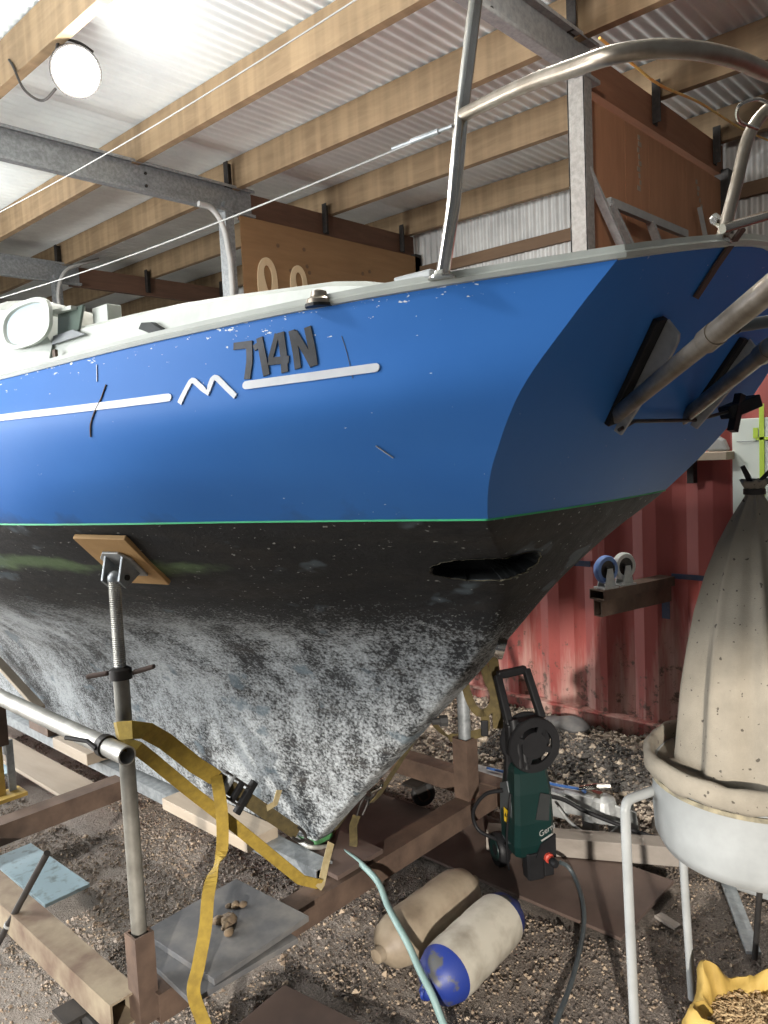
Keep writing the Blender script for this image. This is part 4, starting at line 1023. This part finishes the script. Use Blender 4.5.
def pbd():
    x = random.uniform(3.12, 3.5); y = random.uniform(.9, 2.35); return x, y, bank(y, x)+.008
pebbles('gravel', 'gravel', 9000, pb, .006, .017, 'pale crushed gravel along the red container', 'gravel')
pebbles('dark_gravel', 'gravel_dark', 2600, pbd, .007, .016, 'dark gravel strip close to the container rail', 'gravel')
for (x, y, s, lb) in ((3.57, 2.06, .085, 'flat grey stone against the container rail behind the pressure washer'), (3.57, 1.49, .06, 'small dark stone against the container rail beside the drum')):
    m = MB().ball((x, y, bank(y, x)+.02), s, (.8, 1.5, .5), 12)
    for v in m.v: v += V((noise.noise(v*12), noise.noise(v*12+V((5, 0, 0))), noise.noise(v*12+V((0, 5, 0)))))*.02
    o = m.build('stone', 'mat', smooth=True); tag(o, lb, 'stone', 'stones by the container')
def covered(x, y): return (2.19 < x < 2.66 and 1.08 < y < 2.04) or (2.05 < x < 2.57 and 1.95 < y < 2.6) or (.92 < x < 1.46 and 1.12 < y < 1.80) or (1.45 < x < 1.67 and y > 3.25) or (1.03 < x < 1.25 and 2.7 < y < 3.26)
def fc():
    while True:
        x = random.uniform(.2, 2.9); y = random.uniform(.8, 4.2)
        if not covered(x, y): return x, y, floor_z(x, y)-.019
def fl():
    while True:
        x = random.uniform(.9, 2.3); y = random.uniform(1.0, 3.6)
        if not covered(x, y): return x, y, floor_z(x, y)-.017
pebbles('floor_chips', 'chips', 17000, fc, .0022, .0062, 'sawdust and wood chips scattered over the dirt floor', 'wood chips')
def cl():
    while True:
        x = random.uniform(.9, 2.2); y = random.uniform(1.5, 4.8)
        if covered(x, y) or y < .9+.75*x+random.gauss(0, .12): continue
        return x, y, floor_z(x, y)-.021
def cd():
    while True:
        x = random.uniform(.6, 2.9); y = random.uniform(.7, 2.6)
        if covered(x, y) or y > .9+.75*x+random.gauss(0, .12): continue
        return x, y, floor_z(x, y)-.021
pebbles('dirt_clods', 'clods', 15000, cl, .0035, .0085, 'pale crumbly clods of dirt and sawdust around the near side of the cradle', 'dirt')
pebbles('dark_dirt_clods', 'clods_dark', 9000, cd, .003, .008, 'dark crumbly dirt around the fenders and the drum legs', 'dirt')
pebbles('floor_rubble', 'chips', 700, fl, .006, .011, 'small lumps of rubble on the floor around the cradle', 'rubble')

# ---------------------------------------------------------------- things on the floor
def plate(nm, x0, x1, y0, y1, z, th, rot, mat, lb, cat, grp=None):
    o = MB().box(((x0+x1)/2, (y0+y1)/2, z), (x1-x0, y1-y0, th), Matrix.Rotation(rot, 3, 'Z')).build(nm, mat, bevel=.0015); tag(o, lb, cat, grp); return o
plate('steel_plate', 2.215, 2.64, 1.105, 2.02, .010, .012, 0, 'rust_dark', 'brown steel plate on the floor under the pressure washer', 'plate', 'steel plates on the floor')
plate('steel_plate', 2.10, 2.52, 1.99, 2.55, .014, .012, .06, 'rust_dark', 'brown steel plate on the floor inside the cradle, beyond the keel heel', 'plate', 'steel plates on the floor')
plate('steel_plate', .96, 1.40, 1.20, 1.75, .022, .016, .12, 'rust_dark', 'dark brown plate on the floor nearest the camera, at the bottom edge', 'plate', 'steel plates on the floor')
a = plate('rubber_mat', 1.02, 1.37, 1.70, 2.03, .207, .016, -.06, 'mat', 'lower dark rubber mat of the pair, sticking out to the left on the cradle beam', 'mat', 'rubber mats on the cradle beam')
b = plate('rubber_mat', 1.075, 1.425, 1.715, 2.06, .226, .018, .04, 'mat', 'upper dark rubber mat with rusty crumbs on the cradle beam', 'mat', 'rubber mats on the cradle beam')
random.seed(5)
for k, (x, y, s) in enumerate(((1.235, 1.90, .022), (1.250, 1.875, .026), (1.232, 1.862, .018), (1.262, 1.895, .020), (1.222, 1.835, .017), (1.315, 1.93, .016), (1.335, 1.915, .014), (1.302, 1.945, .012))):
    m = MB().ball((0, 0, 0), s, (1, .8, .6), 10)
    for v in m.v: q = noise.noise(v*60+V((k, 0, 0)))*.4; v *= (1+q); v += V((x, y, .238+s*.45))
    o = m.build('rust_crumb', 'crumb', smooth=True, angle=50)
    tag(o, 'rusty crumbly chunk in the little heap on the upper rubber mat' if k < 5 else 'small grey lump lying apart on the upper rubber mat', 'crumb', 'crumbs on the rubber mat' if k < 5 else 'lumps apart on the rubber mat')
o = MB().box((2.405, 1.03, .008), (.035, .085, .01), Matrix.Rotation(-.3, 3, 'Z')).build('wood_offcut', 'timber_grey', bevel=.002); tag(o, 'small flat wood offcut on the dirt right of the steel plate', 'offcut')

# fenders
def fender(nm, a, b, r, mat, lb, ends=None):
    t = thing(nm, (a+b)/2-V((0, 0, r)), lb, 'boat fender', 'boat fenders on the floor')
    ax = (b-a).normalized(); L = (b-a).length
    prof = [(.018, -.012), (.03, 0), (r*.55, .012), (r*.82, .035), (r*.97, .075), (r, .11)]
    prof += [(r*(1+.012*math.sin(k*2.2)), .11+(L-.22)*k/8) for k in range(1, 8)]
    prof += [(r, L-.11), (r*.97, L-.075), (r*.82, L-.035), (r*.55, L-.012), (.03, L), (.018, L+.012)]
    body = [q for q in prof]
    if ends:
        MB().lathe(prof[4:-4], a, ax, 36, cap=False).build('fender_body', mat, t, smooth=True, angle=180)
        e1 = MB().lathe([(.006, -.035), (.02, -.03), (.024, -.012)]+prof[1:5], a, ax, 36).build('end_cone', ends, t, smooth=True, angle=60)
        MB().lathe(prof[-5:-1]+[(.024, L+.012), (.02, L+.03), (.006, L+.035)], a, ax, 36).build('end_cone', ends, t, smooth=True, angle=60)
        MB().lathe([(.010, -.004), (.016, -.004), (.016, .004), (.010, .004), (.010, -.004)], a-ax*.03, V((0, 0, 1)).cross(ax), 16, cap=False).build('eyelet', ends, e1)
    else:
        MB().lathe(prof, a, ax, 36).build('fender_body', mat, t, smooth=True, angle=180)
        MB().lathe([(.006, -.035), (.022, -.03), (.025, -.008)], a, ax, 16).build('end_eye', mat, t, smooth=True)
        MB().lathe([(.022, L+.008), (.016, L+.03), (.006, L+.035)], a, ax, 16).build('end_eye', mat, t, smooth=True)
fender('boat_fender', V((1.605, 1.588, .086)), V((2.075, 1.600, .086)), .084, 'fender_old', 'dirty tan cylindrical fender lying on the floor, the one farther from us')
fender('boat_fender', V((1.575, 1.372, .086)), V((2.035, 1.405, .086)), .088, 'fender', 'whitish fender with chipped blue ends lying on the floor', 'fender_blue')

# hoses
o = MB().tube(spline([(1.80, 1.98, .206), (1.785, 1.92, .212), (1.765, 1.83, .214), (1.725, 1.715, .212), (1.668, 1.62, .196), (1.623, 1.542, .192), (1.591, 1.464, .165), (1.560, 1.399, .137), (1.536, 1.334, .105), (1.522, 1.284, .05), (1.505, 1.22, .014), (1.45, 1.10, .010), (1.38, .95, .010)], 8), .0105, 12).build('water_hose', 'hose', smooth=True)
tag(o, 'pale green hose running off the cradle beam past the fenders', 'hose')
o = MB().tube(spline([(1.795, 2.0, .21), (1.70, 2.02, .24), (1.73, 2.12, .235), (1.82, 2.06, .206)], 6), .008, 8).build('rope_end', 'pipe', smooth=True); tag(o, 'short grey rope end lying by the keel heel', 'rope')
o = MB().tube(spline([(2.405, 1.435, .075), (2.43, 1.42, .055), (2.425, 1.39, .03), (2.352, 1.325, .027), (2.262, 1.262, .027), (2.178, 1.22, .013), (2.04, 1.165, .012), (1.919, 1.123, .012), (1.754, 1.077, .012), (1.6, 1.03, .012)], 8), .0078, 12).build('pressure_hose', 'hose_dark', smooth=True)
tag(o, 'dark hose curving over the floor from the foot of the washer', 'hose')

# pressure washer
f = V((-.52, -.85, 0)).normalized(); s = V((-.85, .52, 0)); s = (s-f*s.dot(f)).normalized(); c = V((2.338, 1.492, .016))
def W(a, b, z): return c+s*a-f*b+V((0, 0, z))
t = thing('pressure_washer', W(0, .07, 0), 'black and dark green upright pressure washer standing on the steel plate', 'pressure washer')
def loft(m, secs):
    """secs: list of closed loops of equal length"""
    k = len(secs[0]); vs = [p for q in secs for p in q]; fs = []
    for i in range(len(secs)-1):
        for j in range(k): l = (j+1) % k; fs.append((i*k+j, i*k+l, i*k+k+l, i*k+k+j))
    fs += [tuple(range(k-1, -1, -1)), tuple((len(secs)-1)*k+j for j in range(k))]
    return m.add(vs, fs)
def sec(z, w, b0, b1, ch=.016): return [W(a, b, z) for a, b in ((w-ch, b0), (w, b0+ch), (w, b1), (-w, b1), (-w, b0+ch), (-w+ch, b0))]
loft(MB(), [sec(.0, .034, .0, .05, .008), sec(.10, .036, .002, .05, .008)]).build('front_foot', 'black_plastic', t, bevel=.004)
MB().box(W(-.055, .03, .05), (.04, .04, .10), Matrix((s, f, V((0, 0, 1)))).transposed()).build('side_foot', 'black_plastic', t, bevel=.004)
body = loft(MB(), [sec(.085, .070, .015, .13), sec(.13, .078, .004, .14), sec(.22, .078, -.004, .14), sec(.33, .074, .0, .13), sec(.405, .066, .012, .12), sec(.425, .058, .03, .12)]).build('housing', 'green_body', t, bevel=.006)
for z0, z1, w0, w1 in ((.10, .33, .080, .076),):
    MB().prism([(.035, z0+.03), (.13, z0), (.145, .20), (.135, .33), (.075, .36), (.045, .30), (.025, .20)], W(.0775, 0, 0), -f, (0, 0, 1), .007 if True else 0).build('side_cover', 'grey_body', t, bevel=.002)
MB().prism([(-.03, 0), (.022, -.012), (.03, .085), (-.008, .098)], W(-.028, -.0035, .235), -s, (0, 0, 1), .005).build('front_recess', 'black_hole', body)
MB().prism([(.078, -.03), (.078, .06), (.02, .03), (-.005, -.02)], W(0, .004, .105), s*-1, (0, 0, 1), .008).build('front_lower_panel', 'black_plastic', t)
MB().lathe([(.008, -.02), (.018, -.02), (.018, .014), (.013, .018), (.013, .035)], W(-.045, -.002, .082), f, 16).build('outlet_coupling', 'red_plastic', t, smooth=True, angle=40)
MB().lathe([(.014, .03), (.016, .035), (.016, .055), (.010, .062)], W(-.045, -.002, .082), f, 14).build('hose_connector', 'black_plastic', t, smooth=True, angle=40)
MB().prism([(0, 0), (.034, 0), (.034, .052), (0, .052)], W(.0868, .052, .205), -f, (0, 0, 1), .0015).build('warning_sticker', 'yellow_sticker', t)
MB().prism([(0, 0), (.018, 0), (.009, .016)], W(.0885, .060, .228), -f, (0, 0, 1), .0006).build('warning_mark', 'black_plastic', t)
tc = bpy.data.curves.new('brand_text', 'FONT'); tc.body = 'Gerni'; tc.size = .030; tc.extrude = .0006; tc.shear = .2
to = bpy.data.objects.new('brand_text_source', tc); C.objects.link(to)
bpy.context.view_layer.update()
me = bpy.data.meshes.new_from_object(to.evaluated_get(bpy.context.evaluated_depsgraph_get())); bpy.data.objects.remove(to)
lt = bpy.data.objects.new('lettering', me); C.objects.link(lt); lt.parent = t
me.materials.clear(); me.materials.append(M['lid_grey'])
ux = (-s*.92+V((0, 0, .38))).normalized(); uz = V((0, 0, 1)); uz = (uz-ux*uz.dot(ux)).normalized()
un = ux.cross(uz)
for v in me.vertices:
    q = W(-.012, -.0045, .165)+ux*v.co.x+uz*v.co.y+f*(v.co.z+.001)
    v.co = q-WORLD[t.name]
WORLD[lt.name] = WORLD[t.name]
MB().beam(W(-.018, -.0055, .150), W(-.018, -.0055, .150)+ux*.05, .002, .006, uz).build('lettering_line', 'lid_grey', t)
# wheel at the back left
MB().lathe([(.03, -.02), (.058, -.02), (.064, -.012), (.064, .012), (.058, .02), (.03, .02)], W(.085, .145, .064), s, 28).build('wheel', 'black_plastic', t, smooth=True, angle=40)
MB().lathe([(.0, .018), (.040, .022), (.044, .014)], W(.085, .145, .064), s, 24, cap=False).build('wheel_cap', 'green_body', t, smooth=True, angle=40)
MB().lathe([(.03, -.02), (.058, -.02), (.064, -.012), (.064, .012), (.058, .02), (.03, .02)], W(-.085, .145, .064), s, 28).build('wheel', 'black_plastic', t, smooth=True, angle=40)
# back frame, hose reel and handle
fr = MB()
for sg in (1, -1): fr.beam(W(.062*sg, .115, .06), W(.062*sg, .085, .58), .022, .030, -f)
fr.box(W(.0, .10, .44), (.10, .05, .24), Matrix((s, f, V((0, 0, 1)))).transposed())
fro = fr.build('back_frame', 'black_plastic', t, bevel=.005)
rl = MB()
for off in (.055, -.02):
    cc = W(-.012, .07-off*.0, .505)-f*(-off)
    rl.lathe([(.070, -.006), (.100, -.008), (.104, 0), (.100, .008), (.070, .006)], cc, f, 32, cap=False).lathe([(.070, -.006), (.070, .006)], cc, f, 32, cap=False)
    for k in range(4):
        a_ = k*PI/2+.4; d = s*math.cos(a_)+V((0, 0, math.sin(a_))); rl.beam(cc, cc+d*.078, .02, .008, f)
rl.lathe([(.05, -.03), (.05, .06)], W(-.012, .07, .505), f, 20)
rl.build('hose_reel', 'black_plastic', t, smooth=True, angle=35)
hd = MB(); hp_ = [(.066, .055, .575), (.060, .165, .735), (-.060, .165, .745), (-.066, .055, .585)]
for i, j in ((0, 1), (1, 2), (2, 3), (3, 0)): hd.beam(W(*hp_[i]), W(*hp_[j]), .030, .030 if i != 3 else .05, f)
hd.beam(W(.06, .06, .46), W(.066, .055, .585), .028, .034, f).beam(W(-.06, .06, .46), W(-.066, .055, .585), .028, .034, f)
hd.build('handle', 'black_plastic', t, bevel=.007)
MB().tube([W(.045, .02, .43), W(.05, .035, .52), W(.055, .05, .60)], [.016, .022, .018], 12).tube([W(.02, .02, .42), W(.03, .05, .56)], .016, 12).build('spray_lance', 'black_plastic', t, smooth=True)
MB().tube(spline([W(.082, .03, .33), W(.095, .02, .27), W(.10, .03, .20), W(.10, .04, .12), W(.09, .05, .03)], 6), .004, 8).build('thin_lead', 'black_plastic', t, smooth=True)
MB().tube(spline([W(.075, .11, .31), W(.13, .16, .28), W(.165, .20, .20), W(.15, .19, .13), W(.10, .13, .11), W(.078, .08, .10)], 6), .0075, 10).build('power_cord', 'black_plastic', t, smooth=True)

# galvanised trailer drawbar behind the washer
t = thing('trailer_drawbar', (2.75, 1.75, .0), 'galvanised trailer drawbar with coupling head lying behind the pressure washer', 'trailer drawbar')
MB().beam((2.70, 2.10, .125), (2.775, 1.60, .115), .10, .105).build('drawbar_beam', 'galv_pale', t, bevel=.006)
cu = MB(); cu.beam((2.77, 1.62, .130), (2.795, 1.49, .135), .085, .085).lathe([(.03, -.05), (.058, -.045), (.062, 0), (.05, .04), (.02, .055)], (2.80, 1.465, .125), (0, 0, 1), 20)
cu.build('coupling_head', 'galv_pale', t, bevel=.004)
MB().tube([(2.775, 1.55, .19), (2.79, 1.48, .215), (2.82, 1.44, .215)], .012, 10).box((2.785, 1.50, .182), (.03, .08, .02)).build('coupling_lever', 'stainless', t)
MB().prism([(0, 0), (.12, .01), (.11, .10), (.03, .12), (0, .08)], (2.80, 1.44, .03), (.35, -.93, 0), (0, 0, 1), .012).build('bracket_plate', 'galv_pale', t, bevel=.002)
MB().tube([(2.86, 1.38, .05), (2.86, 1.38, .15)], .02, 12).box((2.80, 1.52, .045), (.05, .05, .09)).build('stand', 'galv', t)
MB().tube(spline([(2.72, 1.98, .190), (2.745, 1.80, .187), (2.765, 1.66, .182), (2.775, 1.56, .188), (2.76, 1.52, .19)], 6), .006, 8).build('brake_cable', 'blue_cable', t, smooth=True)
o = MB().tube(spline([(2.60, 1.62, .21), (2.62, 1.54, .205), (2.64, 1.46, .175), (2.70, 1.36, .13), (2.77, 1.25, .085), (2.85, 1.12, .06)], 8), .0085, 10).build('black_cable', 'black_plastic', smooth=True); tag(o, 'black cable crossing in front of the drawbar towards the drum', 'cable', 'cables behind the washer')
o = MB().tube(spline([(2.63, 1.57, .16), (2.66, 1.54, .10), (2.71, 1.50, .045), (2.74, 1.43, .04), (2.80, 1.40, .06)], 8), .006, 10).build('grey_cable', 'galv_pale', smooth=True); tag(o, 'pale cable sagging under the drawbar', 'cable', 'cables behind the washer')
o = MB().tube(spline([(2.72, 1.42, .03), (2.76, 1.33, .025), (2.83, 1.2, .03), (2.95, 1.02, .05)], 8), .009, 10).build('black_cable', 'black_plastic', smooth=True); tag(o, 'black cable lying lowest, along the grey timber', 'cable', 'cables behind the washer')
o = MB().beam((2.43, 1.78, .055), (2.86, .98, .055), .085, .075).build('timber_beam', 'timber_grey', bevel=.003); tag(o, 'grey timber beam on the floor between washer and drawbar', 'timber beam')

# dust collector: drum on legs with a tied cloth bag
CXD, CYD = 2.13, .66; DC = V((CXD, CYD, 0))
t = thing('dust_collector', (CXD, CYD, 0), 'white drum on tube legs with a tall grimy tied cloth bag', 'dust collector')
MB().lathe([(.10, .492), (.215, .497), (.245, .512), (.262, .545), (.266, .60), (.266, .715), (.27, .722), (.27, .735), (.255, .735), (.255, .60), (.1, .56)], DC, (0, 0, 1), 64, cap=False).lathe([(.0005, .492), (.10, .492)], DC, (0, 0, 1), 64, cap=False).build('drum', 'white_paint', t, smooth=True, angle=40)
# hem of the bag rolled over the rim
m = MB(); vs = []; fs = []; NA, NK = 96, 12
for i in range(NA):
    a = 2*PI*i/NA; R_ = .274+.004*noise.noise(V((math.cos(a)*2, math.sin(a)*2, 0))); zc = .745+.008*noise.noise(V((math.cos(a)*3, math.sin(a)*3, 5)))
    for k in range(NK):
        b = 2*PI*k/NK; r1 = .021*(1+.25*noise.noise(V((math.cos(a)*6, math.sin(a)*6, k*.6))))
        vs.append(DC+V(((R_+r1*.8*math.cos(b))*math.cos(a), (R_+r1*.8*math.cos(b))*math.sin(a), zc+r1*1.5*math.sin(b))))
for i in range(NA):
    for k in range(NK): j = (i+1) % NA; l = (k+1) % NK; fs.append((i*NK+k, i*NK+l, j*NK+l, j*NK+k))
m.add(vs, fs)
hem = m.build('rolled_hem', 'canvas', t, smooth=True, angle=180)
MB().lathe([(.269, .700), (.273, .700), (.273, .712), (.269, .712)], DC, (0, 0, 1), 64, cap=False).build('clamp_band', 'fibre', t, smooth=True)
# bag body: folds deepen towards the tie
prof = [(.730, .262), (.735, .240), (.745, .205), (.78, .200), (.85, .192), (.95, .180), (1.05, .163), (1.15, .143), (1.25, .115), (1.33, .086), (1.39, .058), (1.43, .036), (1.455, .022), (1.475, .020), (1.49, .030), (1.50, .034)]
m = MB(); vs = []; fs = []; NA = 144; rowsz = []
for i in range(len(prof)-1):
    for k in range(4): u = k/4; rowsz.append((prof[i][0]*(1-u)+prof[i+1][0]*u, prof[i][1]*(1-u)+prof[i+1][1]*u))
rowsz.append(prof[-1])
for z, r in rowsz:
    h = max(0, min(1, (z-.74)/.7))
    for k in range(NA):
        a = 2*PI*k/NA
        n1 = noise.noise(V((math.cos(a)*1.9, math.sin(a)*1.9, z*.7))); n2 = math.sin(a*9+3*n1+z*1.2)
        am = .0 if z < .742 else (.10*n1+.045*n2*(.5+.8*h))
        rr = r*(1+am*1.1)
        off = V((.022*h, .03*h, 0))
        vs.append(DC+off*.0+V((rr*math.cos(a), rr*math.sin(a), z+.004*n2)))
for j in range(len(rowsz)-1):
    for k in range(NA): l = (k+1) % NA; fs.append((j*NA+k, j*NA+l, j*NA+NA+l, j*NA+NA+k))
fs.append(tuple((len(rowsz)-1)*NA+k for k in range(NA)))
m.add(vs, fs); bag = m.build('filter_bag', 'canvas', t, smooth=True, angle=180)
MB().lathe([(.020, 1.462), (.027, 1.464), (.027, 1.478), (.020, 1.48)], DC, (0, 0, 1), 20, cap=False).build('tie', 'blk_metal', bag, smooth=True)
# two hook arms at the top
tp_ = DC+V((0, 0, 1.49))
MB().tube([tp_+V((0, 0, -.02)), tp_+V((-.012, .012, .02)), tp_+V((-.022, .022, .048))], [.008, .0075, .006], 10).build('cord_end', 'black_plastic', bag, smooth=True)
MB().tube(spline([tp_+V((.0, .0, -.012)), tp_+V((.012, -.015, .012)), tp_+V((.03, -.040, .040)), tp_+V((.037, -.052, .040)), tp_+V((.045, -.062, -.01)), tp_+V((.05, -.075, -.12)), tp_+V((.06, -.09, -.3))], 5), .0055, 10).build('hook_arm', 'blk_metal', bag, smooth=True)
MB().tube([tp_+V((.0, .0, -.02)), tp_+V((.02, -.03, .008)), tp_+V((.032, -.042, .026))], .0055, 8).build('cord_end', 'black_plastic', bag, smooth=True)
# legs
MB().tube(spline([(2.005, .885, .650), (1.96, .895, .652), (1.905, .915, .650), (1.885, .918, .635), (1.880, .917, .60), (1.878, .912, .40), (1.873, .900, .003)], 6), .0135, 14).build('leg', 'white_paint', t, smooth=True)
MB().lathe([(.026, -.004), (.026, .006), (.012, .010)], (1.993, .880, .650), (-.55, .83, 0), 16).build('lug', 'white_paint', t, smooth=True, angle=40)
MB().tube([(2.075, .845, .515), (2.085, .84, .3), (2.103, .833, .003)], .0115, 14).build('leg', 'white_paint', t, smooth=True)
MB().tube([(2.345, .70, .50), (2.37, .728, .25), (2.394, .752, .003)], .009, 12).build('leg', 'blk_metal', t, smooth=True)
MB().tube([(2.15, .42, .50), (2.16, .36, .25), (2.17, .32, .003)], .0135, 14).build('leg', 'white_paint', t, smooth=True)
o = MB().beam((2.80, .985, .015), (2.405, .758, .012), .045, .012).build('flat_bar', 'galv', bevel=.002); tag(o, 'grey flat steel bar on the dirt behind the drum legs', 'bar')
m = MB()
for z0, h_ in ((.0, 1),):
    secs = []
    for z, k in ((.0, .0), (.21, .012), (.222, .026), (.235, .026), (.235, .010), (.02, -.002)):
        secs.append([V((x, y, z)) for x, y in ((2.74-k, .50-k), (3.12+k, .50-k), (3.12+k, .96+k), (2.74-k, .96+k))])
    loft(m, secs)
o = m.build('white_tub', 'white_paint', bevel=.006); tag(o, 'white plastic tub on the floor behind the drum', 'tub')

# yellow sack of shavings
SX, SY = 1.985, .60
t = thing('shavings_sack', (SX, SY, 0), 'open yellow woven sack of wood shavings at the lower right corner', 'sack')
m = MB(); vs = []; fs = []; NA = 96; pr = [(.0, .17), (.04, .192), (.08, .190), (.115, .180), (.135, .172), (.140, .162), (.125, .150), (.100, .140), (.08, .13)]
for j, (z, r) in enumerate(pr):
    for k in range(NA):
        a = 2*PI*k/NA; q = abs(math.cos(a))**.5; n1 = noise.noise(V((math.cos(a)*2.2, math.sin(a)*2.2, 2))); n2 = noise.noise(V((math.cos(a)*5, math.sin(a)*5, z*12)))
        rr = r*(1+.16*n1+.11*n2); zz = z*(1+.25*noise.noise(V((math.cos(a)*2.5, math.sin(a)*2.5, 9)))) + (.025 if 3 <= j <= 6 else 0)*math.sin(a*5+1)
        if .5 < a % (2*PI) < 2.4 and j > 2: zz += .012
        vs.append(V((SX+rr*math.cos(a), SY+rr*math.sin(a), max(.001, zz))))
for j in range(len(pr)-1):
    for k in range(NA): l = (k+1) % NA; fs.append((j*NA+k, j*NA+l, j*NA+NA+l, j*NA+NA+k))
m.add(vs, fs); sk = m.build('sack_cloth', 'sack', t, smooth=True, angle=70)
random.seed(11); m = MB()
m.add([V((SX, SY, .10))]+[V((SX+.15*math.cos(k*PI/16), SY+.15*math.sin(k*PI/16), .085)) for k in range(32)], [(0, k+1, (k+1) % 32+1) for k in range(32)])
for _ in range(1800):
    a = random.uniform(0, 6.28); r = .14*math.sqrt(random.random()); x, y = SX+r*math.cos(a), SY+r*math.sin(a); z = .098+.02*(1-r/.14)+random.uniform(-.006, .008)
    R = Matrix.Rotation(random.uniform(0, 6.28), 3, 'Z') @ Matrix.Rotation(random.uniform(-.9, .9), 3, 'X')
    m.box((x, y, z), (random.uniform(.006, .018), .004, .001), R)
o = m.build('shavings', 'shavings', t); o['kind'] = 'stuff'

# ---------------------------------------------------------------- light
def area(nm, loc, tgt, sx, sy, power, col=(1, 1, 1)):
    l = bpy.data.lights.new(nm, 'AREA'); l.shape = 'RECTANGLE'; l.size = sx; l.size_y = sy; l.energy = power; l.color = col
    o = bpy.data.objects.new(nm, l); C.objects.link(o); o.location = loc
    o.rotation_euler = (V(tgt)-V(loc)).to_track_quat('-Z', 'Y').to_euler(); return o
def point(nm, loc, power, r=.1, col=(1, 1, 1)):
    l = bpy.data.lights.new(nm, 'POINT'); l.energy = power; l.shadow_soft_size = r; l.color = col
    o = bpy.data.objects.new(nm, l); C.objects.link(o); o.location = loc; return o
point('work_lamp_light', (3.06, 5.80, 4.45), 130, .18, (1, .98, .94))
# unseen lamps: a fill added for the far end, others inferred from lit surfaces
point('far_fill', (3.06, 10.6, 4.4), 170, .15, (1, .98, .95))
area('lamp_over_boat', (-1.6, 4.2, 4.3), (.9, 1.6, 1.5), .5, .5, 120, (1, .98, .95))
point('lamp_above', (3.06, 2.0, 4.72), 240, .15, (1, .96, .90))
# daylight from the bow, plus an unseen side fill added for the hull
area('open_side_fill', (-4.6, 7.4, 2.5), (1.5, 4.8, 1.2), 6.5, 2.6, 1050, (.95, .98, 1))
area('bow_daylight', (0.2, 9.0, 1.2), (1.3, 3.2, .1), 2.4, 2.0, 600, (1, .99, .97))
# low daylight beam through the doorway behind the camera, cut off by the door head
s_ = bpy.data.lights.new('doorway_sun', 'SPOT'); s_.energy = 4800; s_.spot_size = math.radians(34); s_.spot_blend = .2; s_.shadow_soft_size = .10; s_.color = (1, .94, .86)
so = bpy.data.objects.new('doorway_sun', s_); C.objects.link(so); so.location = (-4.5, -3.6, 2.3); so.rotation_euler = (V((2.9, 1.4, .55))-V((-4.5, -3.6, 2.3))).to_track_quat('-Z', 'Y').to_euler()
w = bpy.data.worlds.new('overcast sky'); bpy.context.scene.world = w; w.use_nodes = True
bg = w.node_tree.nodes['Background']; bg.inputs[0].default_value = (.80, .88, 1, 1); bg.inputs[1].default_value = .10
vs_ = bpy.context.scene.view_settings
vs_.view_transform = 'Standard'; vs_.look = 'None'; vs_.gamma = 1; vs_.use_curve_mapping = False; vs_.exposure = 0

# ---------------------------------------------------------------- camera
psi, th, ro = math.radians(43.0), math.radians(-4.5), math.radians(-2.65)
Fw = V((math.cos(th)*math.cos(psi), math.cos(th)*math.sin(psi), math.sin(th)))
Rt = V((math.sin(psi), -math.cos(psi), 0)); Up = Rt.cross(Fw)
R2 = Rt*math.cos(ro) + Up*math.sin(ro); U2 = Up*math.cos(ro) - Rt*math.sin(ro)
cam = bpy.data.cameras.new('camera'); co = bpy.data.objects.new('camera', cam); C.objects.link(co)
co.matrix_world = Matrix(((R2.x, U2.x, -Fw.x, 0), (R2.y, U2.y, -Fw.y, 0), (R2.z, U2.z, -Fw.z, 1.62), (0, 0, 0, 1)))
cam.sensor_fit = 'VERTICAL'; cam.sensor_height = 24; cam.lens = 770/1024*24; cam.clip_start = .05; cam.clip_end = 200
bpy.context.scene.camera = co
